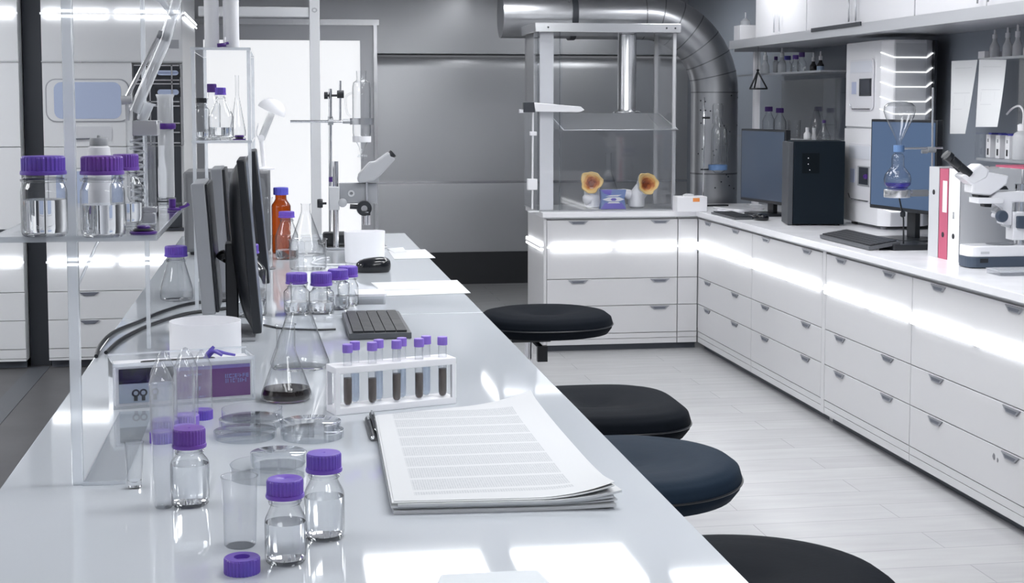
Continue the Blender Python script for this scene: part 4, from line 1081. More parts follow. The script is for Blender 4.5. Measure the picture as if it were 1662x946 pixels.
# ------------------------------------------------------------------ clear box with canopy on the end counter
Zc1 = ZC+.0008
yB0 = 9.52; xB0 = ony(872, 343, yB0).x; xB1 = ony(1096, 343, yB0).x; yB1 = 10.03
zTop = ony(880, 52, yB0).z; zTop2 = ony(880, 37, yB0).z
t = thing('fume_enclosure', 'large clear enclosure with a metal-edged roof and inner canopy on the end counter', 'fume box', (xB0, yB0, ZC))
w = xB1-xB0; d_ = yB1-yB0; hT = zTop-ZC; hT2 = zTop2-ZC
X = lambda px: ony(px, 300, yB0).x-xB0
Zp = lambda py: ony(900, py, yB0).z-ZC
G().box(-.02, w+.02, -.03, d_+.01, hT, hT2).build('roof', steel_lt, t, bevel=.003)
for px in (888,1078,1092): G().lathe([(0,0),(.006,0),(.006,.002),(0,.002)], 10, T(X(px), -.03, (hT+hT2)/2) @ RX(PI/2)).build('bolt', dark_steel, t)
G().box(0, w, 0, d_, 0, .008).build('floor_plate', grey_p, t)
G().box(X(912), w, 0, .005, .008, Zp(212)).build('front_pane', smoke2, t)
G().box(w-.005, w, .005, d_, .008, hT).build('side_pane', smoke2, t)
G().box(0, .005, .005, d_, .008, hT).build('side_pane', acryl, t)
G().box(.0, X(912), .0, .004, .008, hT).build('side_pane', acryl, t)
for x in (X(873), X(908)): G().box(x-.003, x+.003, -.003, .003, .008, hT).build('pane_edge', smoke, t)
for x, y, ww in ((w-.022, .005, .022), (w-.025, d_-.03, .025)): G().box(x, x+ww, y, y+.02, .008, hT).build('corner_post', lgrey_p, t)
G().box(X(877), X(899), .02, .035, .008, hT).build('white_post', white_p, t)
G().box(-.0, .012, d_-.36, d_-.02, Zp(165), hT-.0).build('white_panel', white_p, t)
# inner canopy: a clear sloped hood under a round duct
y0c, y1c = .005, d_-.02
a0, a1, b0, b1 = X(897), X(1077), X(914), X(1099)
zt_, zb_ = Zp(184), Zp(211)
cg = G()
cg.add([(b0,-.012,zb_),(b1,-.012,zb_),(a1,.16,zt_),(a0,.16,zt_)], [(0,1,2,3)])
cg.add([(a0,.16,zt_),(a1,.16,zt_),(a1,y1c,zt_),(a0,y1c,zt_)], [(0,1,2,3)])
cg.add([(b1,-.012,zb_),(b1,y1c,zb_),(a1,y1c,zt_),(a1,.16,zt_)], [(0,1,2,3)])
cg.add([(b0,-.012,zb_),(a0,.16,zt_),(a0,y1c,zt_),(b0,y1c,zb_)], [(0,1,2,3)])
cg.build('canopy', canopy_m, t, norm=False)
ce = G()
for p_, q_ in (((b0,-.012,zb_),(b1,-.012,zb_)),((b0,-.012,zb_),(a0,.16,zt_)),((b1,-.012,zb_),(a1,.16,zt_)),((a0,.16,zt_),(a1,.16,zt_))): ce.tube([p_, q_], .004, 6)
for k, e in enumerate((((b0,-.012,zb_),(b1,-.012,zb_)),((b0,-.012,zb_),(a0,.16,zt_)),((b1,-.012,zb_),(a1,.16,zt_)))):
    G().tube([e[0], e[1]], .004, 6).build('canopy_edge', alu, t)
rd = 15.5*(yB0+.27)/F
xd = ony(1017.5, 120, yB0+.27).x-xB0
G().lathe([(rd*1.5,zt_+.001),(rd*1.5,zt_+.01),(rd*1.08,zt_+.014),(rd,zt_+.03),(rd,hT-.002),(rd*.9,hT-.002)], 36, T(xd,.27,0)).build('round_duct', steel_lt, t)
# trumpet-shaped specimens
inner = pm('orange_inner', (.75,.28,.06), .6)
def spec_inner():
    m = inner; uv = N(m,'ShaderNodeUVMap'); sp = N(m,'ShaderNodeSeparateXYZ'); L(m, uv.outputs[0], sp.inputs[0])
    nz = N(m,'ShaderNodeTexNoise'); nz.inputs['Scale'].default_value = 5; nz.inputs['Detail'].default_value = 5; L(m, uv.outputs[0], nz.inputs['Vector'])
    ad = N(m,'ShaderNodeMath', operation='ADD'); mu = N(m,'ShaderNodeMath', operation='MULTIPLY_ADD'); mu.inputs[1].default_value = .9; mu.inputs[2].default_value = -.33
    L(m, nz.outputs[0], mu.inputs[0]); L(m, sp.outputs[1], ad.inputs[0]); L(m, mu.outputs[0], ad.inputs[1])
    cr = N(m,'ShaderNodeValToRGB'); L(m, ad.outputs[0], cr.inputs[0]); e = cr.color_ramp.elements
    e[0].position = .12; e[0].color = (.10,.015,.004,1); e[1].position = .95; e[1].color = (.90,.66,.28,1)
    for p_, c in ((.38,(.28,.06,.012,1)),(.62,(.55,.16,.03,1)),(.78,(.82,.45,.12,1))): k = e.new(p_); k.color = c
    L(m, cr.outputs[0], m.node_tree.nodes['Principled BSDF'].inputs['Base Color'])
spec_inner()
def trumpet(label, px, pyb, mx, my, mr, lean, nub):
    yy = yB0+.10; P = ony(px, pyb, yy); P.z = ZC+.0085; s = yy/F
    t = thing('trumpet_specimen', label, 'specimen', P, 0, 'white trumpet-shaped specimens in the clear box')
    Mo = ony(mx, my, yy)-P; R_ = mr*s
    ax = Vector((lean, -1, .22)).normalized()
    pts = bez([Vector((0,.02,0)), Vector((Mo.x*.12, .045, Mo.z*.45)), Mo-ax*.062+Vector((0,.0,-.012)), Mo], 21)
    n = len(pts); u_ = 40
    def wob(a, f): return 1+f*(.07*math.sin(3*a+1)+.05*math.sin(5*a+2)+.03*math.sin(9*a))
    def frame(i):
        dr = (pts[min(i+1,n-1)]-pts[max(i-1,0)]).normalized()
        dr = ax if i == n-1 else (Vector((0,0,1)) if i < 2 else dr)
        e1 = dr.cross(Vector((0,0,1))); e1 = (Vector((1,0,0)) if e1.length < .05 else -e1.normalized())
        e1 = (Vector((1,0,0))-dr*dr.x).normalized(); e2 = dr.cross(e1); return dr, e1, e2
    rad = lambda f: R_*(.78+.03*math.sin(f*9)+.26*max(0,(f-.6)/.4)**1.6)
    o = G(); vs = []; fs = []
    def ring(c, e1, e2, r, wf): return [c+(e1*math.cos(2*PI*k/u_)+e2*math.sin(2*PI*k/u_))*r*wob(2*PI*k/u_, wf) for k in range(u_)]
    rings = []
    for i in range(n):
        dr, e1, e2 = frame(i); f = i/(n-1); rings.append(ring(pts[i], e1, e2, rad(f)*(.7 if i == 0 else 1), f))
    for i in range(n-1):
        for k in range(u_): fs.append((i*u_+k, i*u_+(k+1) % u_, (i+1)*u_+(k+1) % u_, (i+1)*u_+k))
    o.add([v for r_ in rings for v in r_], fs, True)
    o.add([v for v in rings[0]], [tuple(range(u_))], True)
    for a_, b_, l_ in nub:
        c = Vector((a_*s, .0, b_*s)); o.tube([c, c+Vector((l_*s,-.01,4*s)), c+Vector((l_*1.5*s,-.012,7*s))], [9*s,7*s,3*s], 12)
    o.build('specimen_body', white_p, t)
    dr, e1, e2 = frame(n-1); g = G(); rr_ = []; dep = [(0,1.0),(.004,1.03),(.012,.98),(.006,.84),(-.008,.66),(-.026,.46),(-.042,.22)]
    V = []
    for z_, q_ in dep: V += ring(pts[-1]+dr*(z_+.004), e1, e2, rad(1)*q_, 1)
    FS = [(i*u_+k, i*u_+(k+1) % u_, (i+1)*u_+(k+1) % u_, (i+1)*u_+k) for i in range(len(dep)-1) for k in range(u_)]
    FS.append(tuple((len(dep)-1)*u_+k for k in range(u_)))
    g.add(V, FS, True); c0 = pts[-1].copy(); R1 = rad(1)
    def uvf(co):
        d = co-c0; return (.5+.5*math.atan2(d.dot(e2), d.dot(e1))/PI, min(1, (d-dr*d.dot(dr)).length/R1))
    g.build('mouth', inner, t, uv=uvf)['label'] = 'orange flared mouth with a brown throat'
    return t
trumpet('white trumpet-shaped specimen with an orange mouth, left of the blue hexagon box', 963, 340, 960, 296, 17, -.25, [(-8,14,-6)])
trumpet('white trumpet-shaped specimen with an orange mouth, right of the blue hexagon box', 1034, 340, 1051, 298, 17, .22, [(-14,22,-12)])
# blue patterned box
yy = yB0+.02; a_ = ony(973, 343, yy); b_ = ony(1018, 343, yy); w_ = (b_.x-a_.x)/2; h_ = ony(995, 308, yy).z-ZC-.0085
t = thing('patterned_box', 'small blue box with white hexagon shapes between the two specimens', 'box', ((a_.x+b_.x)/2, yy, ZC+.0085))
bb = pm('mid_blue_card', (.16,.24,.50), .45)
wa, wm = w_*.92, w_*1.0
G().prism([(-wa,0),(wa,0),(wm*.8,h_*.5),(wa,h_),(-wa,h_),(-wm*.8,h_*.5)], -.0, -.05, RX(PI/2) @ T(0,0,0)).build('carton', bb, t)
vi = pm('violet_card', (.16,.13,.55), .45)
def flatp(poly, m, nm, off): return G().prism(poly, off, off+.0006, RX(PI/2)).build(nm, m, t)
flatp([(-wa,0),(wa,0),(wm*.6,h_*.33),(-wm*.6,h_*.33)], vi, 'violet_facet', .0002)
flatp([(-wa,h_),(-wa*.1,h_),(-wm*.2,h_*.72),(-wa*.7,h_*.8)], vi, 'violet_facet', .0002)
flatp([(-wm*.8,h_*.5),(-wm*.35,h_*.62),(wm*.4,h_*.62),(wm*.8,h_*.5),(wm*.4,h_*.4),(-wm*.35,h_*.4)], white_p, 'hexagon', .001)
flatp([(-wm*.22,h_*.5),(-wm*.1,h_*.57),(wm*.12,h_*.57),(wm*.24,h_*.5),(wm*.12,h_*.43),(-wm*.1,h_*.43)], vi, 'hexagon_centre', .0018)
flatp([(-wm*.6,h_*.66),(-wm*.2,h_*.72),(wm*.6,h_*.74),(wm*.3,h_*.66)], white_p, 'white_facet', .0008)
flatp([(-wm*.45,h_*.30),(-wm*.3,h_*.37),(wm*.35,h_*.37),(wm*.5,h_*.30)], white_p, 'white_facet', .0012)
yy = yB0+.33; p = ony(987, 338, yy)
t = flask(987, 248, 278, 330, 10, 46, 'clear round-shouldered bottle behind the blue hexagon box in the clear box', z=ZC+.0085, name='glass_bottle', liqy=308, liqm=violet_liq)
# white lamp clamped by a slim stand at the left of the clear box
yy = yB0-.045; P = ony(866, 341, yy); xs = ony(866, 300, yy).x
t = thing('arm_lamp', 'white strip lamp on a slim white stand at the left of the clear box', 'lamp', (xs, yy, ZC))
Q = lambda px, py: Vector((ony(px,py,yy).x-xs, 0, ony(px,py,yy).z-ZC))
G().box(-.035, .035, -.02, .02, 0, .008).build('base', white_p, t, bevel=.002)
G().tube([Q(864,341)+Vector((0,0,.006)), Q(865,180)], .0065, 10).build('stem', white_p, t)
G().box(Q(856,0).x, Q(872,0).x, -.018, .018, Q(0,316).z, Q(0,297).z).build('switch_box', white_p, t, bevel=.003)
G().box(Q(860,0).x, Q(871,0).x, -.012, .012, Q(0,223).z, Q(0,216).z).build('joint', white_p, t, bevel=.002)
G().prism([(Q(866,0).x,Q(0,166).z),(Q(915,0).x,Q(0,171).z),(Q(942,0).x,Q(0,173).z),(Q(948,0).x,Q(0,179).z),(Q(940,0).x,Q(0,183).z),(Q(868,0).x,Q(0,182).z)], -.03, .03, RX(PI/2)).build('lamp_head', white_gl, t, bevel=.004)
G().box(Q(849,0).x, Q(868,0).x, -.02, .02, Q(0,183).z, Q(0,166).z).build('head_mount', dark_steel, t, bevel=.002)
G().box(Q(843,0).x, Q(850,0).x, -.012, .012, Q(0,184).z, Q(0,178).z).build('plug', white_p, t)
# ------------------------------------------------------------------ the big ventilation duct
yD = 10.42; s = yD/F; RD = 39*s
D = lambda px, py: ony(px, py, yD)
xv = D(1158, 300).x; zb0 = 0; zt0 = D(1158,150).z; Rb = .55
zh = D(1000, 30).z+.02
base = Vector((xv, yD, 0))
t = thing('ventilation_duct', 'thick steel ventilation pipe bending behind the clear box', 'duct', base)
Rb = zh-zt0 if zh-zt0 > .3 else .5
pts = [(0,0,0),(0,0,.5),(0,0,1.0),(0,0,zh-Rb)]+[(-Rb+Rb*math.cos(a), 0, zh-Rb+Rb*math.sin(a)) for a in [PI/2*i/14 for i in range(1,15)]]+[(-Rb-.25,0,zh),(D(925,0).x-xv,0,zh)]
G().tube(pts, RD, 40).build('pipe', steel, t)
for i in range(0, 15, 2):
    a = PI/2*i/14; c = Vector((-Rb+Rb*math.cos(a),0,zh-Rb+Rb*math.sin(a))); dr = Vector((-math.sin(a),0,math.cos(a)))
    G().tube([c-dr*.004, c+dr*.004], RD*1.006, 40, caps=False).build('seam_ring', steel_dk, t)
for z in (.55, 1.12): G().tube([(0,0,z-.006),(0,0,z+.006)], RD*1.01, 40, caps=False).build('seam_ring', steel_dk, t)
xe = D(925,0).x-xv
G().tube([(xe-.012,0,zh),(xe+.03,0,zh)], RD*1.05, 40).build('end_collar', dark_steel, t)
G().tube([(xe-.012,0,zh),(xe-.5,0,zh)], RD*.98, 40).build('pipe', steel, t)
random.seed(12)
for k in range(26):
    a = random.uniform(-2.6,-.5); z = random.uniform(1.0, zh-Rb)
    G().lathe([(0,0),(.006,0),(.005,.003),(0,.004)], 8, T(RD*math.cos(a), RD*math.sin(a), z) @ RZ(a) @ RY(PI/2)).build('rivet', dark_steel, t)
# ------------------------------------------------------------------ flask stand beside the duct
yy = 9.85; s = yy/F; P = ony(1141, 336, yy); x0 = P.x
t = thing('flask_stand', 'slim lab stand with a blue clamp in front of the steel pipe', 'stand', (x0, yy, ZC))
Q = lambda px, py: Vector((ony(px,py,yy).x-x0, 0, ony(px,py,yy).z-ZC))
G().box(-.03, .17, -.04, .04, 0, .01).build('base_plate', black, t)
G().tube([(0,0,.008), Q(1143,158)], .005, 8).build('rod', chrome, t)
G().tube([Q(1140,191), Q(1152,191)], .008, 8).build('upper_clamp', black, t)
G().tube([Q(1137,275), Q(1150,275)], .006, 8).build('clamp_arm', dark_steel, t)
xq = Q(1165,271); G().lathe([(14*s,-5*s),(16*s,-5*s),(16*s,4*s),(14*s,4*s),(14*s,-5*s)], 30, T(*xq)).build('blue_clamp', blue_rub, t)
t2 = thing('reaction_flask', 'clear glass flask with tall tubes held by the blue clamp in front of the pipe', 'flask', (x0+Q(1166,290).x, yy, ZC+Q(0,290).z))
zq = lambda py: Q(0,py).z-Q(0,290).z
G().lathe([(0,0),(6*s,.002),(11*s,zq(285)),(13*s,zq(276)),(13*s,zq(215)),(9*s,zq(206)),(5*s,zq(200)),(4*s,zq(193))], 30).build('flask_body', glass, t2)
G().lathe([(5*s,zq(272)),(6*s,zq(210)),(2.5*s,zq(198)),(2.5*s,zq(188))], 20, T(-5*s,0,0)).build('inner_tube', glass_pl, t2)
G().lathe([(6*s,zq(270)),(6.5*s,zq(224)),(4*s,zq(215)),(3*s,zq(207))], 20, T(10*s,-.002,0)).build('side_tube', glass, t2)
G().lathe([(9*s,zq(204)),(9*s,zq(172)),(7*s,zq(168))], 20, T(2*s,.06,0)).build('upper_tube', glass, t2)
# white supply box beside the clear box
yy = onz(1120, 344, ZC).y; a_ = ony(1099, 344, yy); b_ = ony(1148, 344, yy); hh = ony(1120, 319, yy).z-ZC; w_ = b_.x-a_.x
t = thing('supply_box', 'white box with an orange label beside the clear box in the counter corner', 'box', ((a_.x+b_.x)/2, yy, ZC))
G().box(-w_/2, w_/2, 0, .12, 0, hh).build('carton', white_p, t, bevel=.006)
G().box(w_*.02, w_*.24, -.0012, .0, hh*.66, hh*.90).build('orange_label', orange, t)
G().prism([(-.045+.02*0,0),(.03,0),(.02,.012),(-.01,.016),(-.035,.010)], -.05, -.09, T(0,0,hh) @ RX(PI/2)).build('tissue', paper, t)
# ------------------------------------------------------------------ right wall: shelf, upper cabinets
xS = 3.12; zS = 2.0; yL = 9.98
zl0 = onx(1197, 76, xS).z
t = thing('wall_shelf', 'long grey metal shelf under the white wall cabinets on the right', 'shelf', (XW, 7, zl0))
G().box(xS-XW, -.002, 3.6-7, yL-7, .0, .012).build('shelf_board', alu, t)
G().box(xS-XW-.012, xS-XW, 3.6-7, yL-7, -.012, .045).build('front_rail', alu, t)
G().box(xS-XW+.02, -.004, yL-7-.02, yL-7, -.03, 0).build('end_bracket', alu, t)
pa, pb = onx(1318,45,xS-.013), onx(1398,35,xS-.013)
G().box(xS-XW-.02, xS-XW-.012, pb.y-7, pa.y-7, .03, .052).build('tag_rail', dark_steel, t)
up = thing('upright', 'white steel upright at the far end of the wall shelf', 'upright', (ony(1227,200,9.9).x, 9.9, ZC))
G().box(-.02, .02, -.02, .02, 0, zl0-ZC-.032).build('post', white_p, up)
G().box(-.045, .045, -.03, .03, 0, .006).build('foot_plate', white_p, up)
zc0 = zl0+.0125
yU = onx(1226, 60, xS+.02).y
units = [(yU, 8.55), (8.545, 7.02), (7.015, 5.5), (5.495, 3.9)]
nmU = ['white wall cabinet at the far end of the shelf', 'white wall cabinet above the tall white analyser', 'white wall cabinet above the hanging papers', 'white wall cabinet nearest the viewer, mostly out of frame']
for (ya, yb), nm in zip(units[:3], nmU):
    t = thing('wall_cabinet', nm, 'cabinet', (xS+.02, ya, zc0), -PI/2, 'white wall cabinets on the shelf')
    l = ya-yb
    G().box(0, l-.004, .02, .56, 0, .62).build('carcass', white, t)
    for i in range(2): 
        dd = G().box(i*l/2+.003, (i+1)*l/2-.005, 0, .019, .004, .616).build('door', white, t, bevel=.0015)
        G().tube([(i*l/2+(l/2-.05 if i == 0 else .05), -.02, .05),(i*l/2+(l/2-.05 if i == 0 else .05), -.02, .2)], .005, 8).build('handle', alu, dd)
p = onx(1209, 60, xS+.1)
t = thing('supply_box', 'small white box with a grey side at the far end of the wall shelf', 'box', (p.x, 9.86, zc0))
G().box(-.09, .09, -.05, .09, 0, .135).build('carton', white_p, t, bevel=.003)
G().box(.0905, .092, -.04, .08, .005, .13).build('grey_side', grey_p, t)
q_ = thing('wash_bottle', 'small squeeze bottle on top of the white box on the wall shelf', 'bottle', (p.x-.03, 9.88, zc0+.1355))
G().lathe([(0,0),(.035,0),(.035,.03),(.015,.045),(.013,.05),(0,.05)], 20).build('bottle_body', frost, q_)
G().tube([(0,0,.05),(0,0,.09)], .004, 8).build('nozzle', white_p, q_)
# black wire pyramid hanging from the shelf
pz = onx(1230, 116, xS+.05); pb0 = onx(1230, 144, xS+.05); ss = pz.y/F
t = thing('hanging_pyramid', 'black wire pyramid hanging from the end of the wall shelf', 'ornament', (pz.x, pz.y, pb0.z))
hh = pz.z-pb0.z; bw = 15*ss
cs = [Vector((bw*math.cos(a), bw*math.sin(a), 0)) for a in (-PI/2+.9, PI/2+.5, PI+.7)]
cs = [Vector((-bw,-.02,0)), Vector((bw,-.02,0)), Vector((0,bw*1.2,0))]; tp = Vector((0,0,hh))
for a_, b_ in ((0,1),(1,2),(2,0)): G().tube([cs[a_], cs[b_]], .006, 6).build('base_bar', black, t)
for c in cs: G().tube([c, tp], .006, 6).build('rib', black, t)
G().lathe([(0,-.012),(.012,0),(0,.012)], 12, T(0,0,hh+.008)).build('hook', black, t)
G().tube([(0,0,hh+.015),(0,0,zl0-pb0.z-.0)], .0012, 5).build('string', black, t)
# clear wall shelves
def clear_shelf(label, x0, x1, y0, y1, z, up_=None):
    t = thing('glass_shelf', label, 'shelf', (x1, (y0+y1)/2, z), 0, 'clear shelves along the right wall')
    l = (y1-y0)/2; w = x0-x1
    G().box(w, 0, -l, l, -.01, 0).build('shelf_board', frost, t)
    G().box(w-.004, w, -l, l, -.012, .001).build('front_edge', acryl_edge, t)
    if up_:
        G().box(-.01, -.004, -l, l, 0, up_).build('back_panel', smoke, t)
        G().box(w+.02, -.01, -l, -l+.006, 0, up_).build('side_panel', acryl, t)
    return t
zu = 1.832
clear_shelf('clear wall shelf at the far end carrying a row of small bottles', 3.34, XW-.002, 8.82, 10.6, zu)
zl_ = 1.395
t = clear_shelf('lower clear shelf behind the black computer tower', 3.34, XW-.002, 8.82, 10.6, zl_, .40)
def sbottle(px, top, cb, bot, cw, bw, label, z, x, **k):
    p = onx(px, bot, x); s = p.y/F; 
    P = Vector((p.x, p.y, z+.0008)); h = (bot-top)*s; hb = (bot-cb)*s
    return bottle_at(P, bw/2*s, h, hb, cw/2*s, label, **k)
g1 = 'small bottles on the upper clear shelf'
sbottle(1259, 87, 93, 116, 6, 10, 'narrow purple-capped bottle, second from the far end of the clear wall shelf', zu, 3.46, group=g1, liq=.5, body=frost, cap=purple_d, skirt=False, hs=.14*.6)
sbottle(1278, 86, 93, 115, 11, 14, 'round blue-purple capped bottle in the middle of the clear wall shelf', zu, 3.46, group=g1, liq=.5, cap=blue_c, skirt=False)
sbottle(1291, 85, 92, 114.5, 10, 14, 'purple-capped bottle beside the blue-purple capped one on the clear wall shelf', zu, 3.46, group=g1, liq=.6, skirt=False)
sbottle(1301, 83, 91, 116, 10, 15, 'purple-capped bottle next to the dark dropper bottles', zu, 3.42, group=g1, liq=.5, cap=purple_d, skirt=False)
def dropper(px, top, mid, bot, w, label, z, x, body, tip=white_p, neck=.45, lb=None, grp='dropper and spray bottles'):
    p = onx(px, bot, x); s = p.y/F; P = Vector((p.x, p.y, z+.0008)); r = w/2*s
    h = (bot-top)*s; hm = (bot-mid)*s
    t = thing('dropper_bottle', label, 'bottle', P, 0, grp)
    G().lathe([(0,0),(r*.9,0),(r,.004),(r,hm*.5)]+shoulder(r, r*neck, hm*.52, hm*.92, 7, .8)+[(r*neck,hm),(0,hm)], 26).build('bottle_body', body, t)
    G().lathe([(0,hm+.0003),(r*neck*1.15,hm+.0003),(r*neck*1.15,hm+(h-hm)*.45),(r*neck*.6,hm+(h-hm)*.5),(r*neck*.45,h),(0,h)], 16).build('dropper_top', tip, t)
    if lb: G().lathe([(r*1.01,hm*.08),(r*1.02,hm*.09),(r*1.02,hm*.45),(r*1.01,hm*.46)], 26).build('bottle_label', lb, t)
    return t
dropper(1242, 78, 95, 119, 14, 'milky spray bottle at the far end of the clear wall shelf', zu, 3.46, frost)
dropper(1269, 75, 91, 117, 14, 'milky spray bottle third along the clear wall shelf', zu, 3.40, frost)
dkb = pm('dark_brown_glass', (.012,.010,.012), .15)
dropper(1320, 81, 96, 113, 12, 'dark dropper bottle, left of two on the clear wall shelf', zu, 3.46, dkb)
dropper(1331.5, 79, 94, 112.5, 12, 'dark dropper bottle with a pale blue label, right of two on the clear wall shelf', zu, 3.46, dkb, lb=pm('pale_blue_label',(.28,.36,.48),.5))
g2 = 'glassware on the lower clear shelf'
sbottle(1247, 178, 186, 226, 13, 21, 'purple-capped bottle above the far monitor, left of two', zl_, 3.52, group=g2, liq=0, k=.4, cap=purple_d, skirt=False)
sbottle(1265, 178, 186, 225, 13, 22, 'purple-capped bottle above the far monitor, right of two', zl_, 3.52, group=g2, liq=0, k=.4, cap=purple_d, skirt=False)
def sthing(px, bot, x, z): p = onx(px, bot, x); return Vector((p.x, p.y, z+.0008)), p.y/F
P, s = sthing(1289, 226, 3.48, zl_)
t = thing('beaker', 'clear beaker on the lower clear shelf behind the far monitor', 'beaker', P, 0, 'beakers')
G().lathe([(0,.001),(9*s,.001),(10*s,.006),(10.5*s,27*s),(11.5*s,29*s)], 30).build('beaker_wall', glass, t)
P, s = sthing(1310, 226, 3.42, zl_)
t = thing('dropper_bottle', 'small white plastic bottle on the lower clear shelf above the computer tower', 'bottle', P, 0, 'dropper and spray bottles')
G().lathe([(0,0),(6*s,0),(6*s,8*s),(3*s,12*s),(3*s,19*s),(0,19*s)], 20).build('bottle_body', white_p, t)
P, s = sthing(1321, 226, 3.48, zl_)
t = thing('vial', 'white tapered vial on the lower clear shelf above the computer tower', 'vial', P)
G().lathe([(0,0),(4.5*s,0),(3*s,9*s),(3.5*s,18*s),(0,18*s)], 20).build('vial_body', white_p, t)
P, s = sthing(1337, 225, 3.44, zl_)
t = thing('conical_flask', 'conical flask with a tiny purple stopper above the computer tower', 'flask', P, 0, g2)
G().lathe([(0,.001),(11*s,.001),(11.5*s,4*s),(3*s,24*s),(2.5*s,28*s)], 28).build('flask_body', glass, t)
G().lathe([(0,28*s),(3*s,28*s),(3*s,33*s),(0,33*s)], 14).build('stopper', purple_d, t)
P, s = sthing(1324, 224, 3.6, zl_)
t = thing('conical_flask', 'blue-grey necked flask behind the white vials on the lower clear shelf', 'flask', P, 0, g2)
G().lathe([(0,.001),(12*s,.001),(12.5*s,4*s),(9*s,26*s),(7*s,38*s),(4*s,46*s)], 28).build('flask_body', smoke, t)
# ------------------------------------------------------------------ right counter: monitors, computer, keyboards
def desk_monitor(label, yl_, yr, pl, prx, pt, pb, scr, base_y=None, bw=.014):
    """screen seen from its left: far (left) edge at depth yl_, near (right) edge at depth yr"""
    A = Vector((ony(pl, 300, yl_).x, yl_, 0)); Bq = Vector((ony(prx, 300, yr).x, yr, 0))
    z0, z1 = ony(prx, pb, yr).z, ony(prx, pt, yr).z
    d = Bq-A; l = d.length; a = math.atan2(d.y, d.x)
    t = thing('monitor', label, 'monitor', (A.x, A.y, ZC), a, 'monitors on the right counter')
    z0 -= ZC; z1 -= ZC
    G().box(0, l, 0, .035, z0, z1).build('housing', black, t, bevel=.004)
    G().box(bw, l-bw, -.002, .0, z0+bw*1.4, z1-bw).build('screen', scr, t)
    def sh(u, v): s_ = math.sin(PI*u)**.5*math.sin(PI*v)**.4; return (.03+(l-.06)*u, .035+.035*s_, z0+.02+(z1-z0-.04)*v)
    G().grid(sh, 14, 14).build('rear_shell', black, t)
    G().box(l*.5-.04, l*.5+.04, .06, .09, .012, z0+.2).build('stand_neck', black, t, bevel=.004)
    G().prism(rrect(l*.5-.14, l*.5+.14, -.06, .16, .02), 0, .013).build('stand_base', black, t)
    return t
desk_monitor('far monitor on the counter, dark grey-blue screen, beside the black computer tower', 9.28, 8.68, 1202, 1274, 211, 334, screen_m)
desk_monitor('large monitor with a blue-grey lit screen behind the flask on the ring stand', 7.5, 6.9, 1412, 1519, 195, 350, screen_lit)
yP = onz(1292, 366, ZC).y; a_ = ony(1287, 366, yP); b_ = ony(1365, 366, yP); hP = ony(1300, 229, yP).z-ZC
t = thing('computer_tower', 'tall blue-black computer tower between the far monitor and the white analyser', 'computer', (a_.x, yP, ZC), -.20); w_ = b_.x-a_.x
G().box(0, w_, 0, .28, .008, hP).build('case', tower_blk, t, bevel=.004)
G().box(-.03, -.001, .01, .27, .004, hP-.006).build('front_bezel', pm('grey_bezel',(.06,.065,.075),.4), t, bevel=.003)
G().box(w_*.16, w_*.5, -.0025, .0, hP*.62, hP*.86).build('vent_panel', pm('vent_black',(.003,.006,.009),.6,spec=.1), t)
for k in range(3): G().lathe([(0,0),(.003,0),(.003,.001),(0,.001)], 8, T(w_*(.28+.03*(k==0)), -.0026, hP*(.66+.07*k)) @ RX(PI/2)).build('status_light', white_p, t)
for x in (.02, w_-.04):
    for y in (.03,.24): G().box(x, x+.02, y, y+.02, 0, .009).build('foot', black, t)
p = onz(1236, 357, ZC)
mouse('small black mouse beside the far thin keyboard', (onz(1234,357,ZC).x, onz(1234,357,ZC).y, ZC), PI/2, .16, .085, .04)
kf = onz(1163, 349, ZC)
keyboard('thin grey keyboard lying in front of the far monitor', (onz(1158,350,ZC).x+.03, onz(1210,357,ZC).y+.52, ZC), -PI/2, .5, .15, h=.012)
k0, k1 = onz(1331, 381, ZC+.02), onz(1416, 402, ZC+.02)
keyboard('black keyboard in front of the white analyser on the right counter', (k0.x, k0.y, ZC+.002), -PI/2, k0.y-k1.y-.05, .16, tilt=.16)
# ------------------------------------------------------------------ the tall white analyser
pA, pBq, pC = onz(1366, 361, ZC), onz(1432, 374, ZC), onz(1500, 374, ZC)
xa = .5*(pA.x+pBq.x); yn = pBq.y; yfz = pA.y; zt = zl0-.035-ZC
xR = 3.62
t = thing('analyser', 'tall white analyser with two window bays and glowing chevron grooves', 'analyser', (xa, yn, ZC))
Lx = xR-xa; Ly = yfz-yn; ch = .055; c2 = .06
zm = ony(1400, 208, yn+.2).z-ZC
prof = [(0,ch),(0,Ly),(Lx,Ly),(Lx,ch),(Lx-c2,0),(ch,0)]
G().prism(prof, .02, zm-.004).build('lower_body', white_gl, t, bevel=.004)
G().prism([(x*.985+.004,y) for x,y in prof], zm+.004, zt).build('upper_body', white_gl, t, bevel=.004)
G().prism([(x*.97+.008,y*.97+.01) for x,y in prof], zm-.004, zm+.004).build('seam', grey_p, t)
G().box(Lx-.002, Lx+.012, .02, Ly, .02, zt).build('rear_panel', dark_steel, t)
fr_g = pm('front_grey_panel', (.62,.63,.66), .3)
G().box(ch+.01, Lx-c2-.005, -.004, .0, zm+.02, zt-.02).build('chevron_panel', fr_g, t)
for py in (93,117,141,165,185):
    z = ony(1460, py, yn).z-ZC
    g = G(); q = [(-.002,ch*.9,z+.028),(ch,-.006,z),(Lx-c2,-.006,z),(Lx+.002,ch*.9,z+.028)]
    g.tube(q, .0035, 8).build('chevron_light', led_dim, t)
z = ony(1460, 343, yn).z-ZC
G().tube([(-.002,ch*.9,z+.024),(ch,-.006,z),(Lx-c2,-.006,z)], .0035, 8).build('chevron_light', led_dim, t)
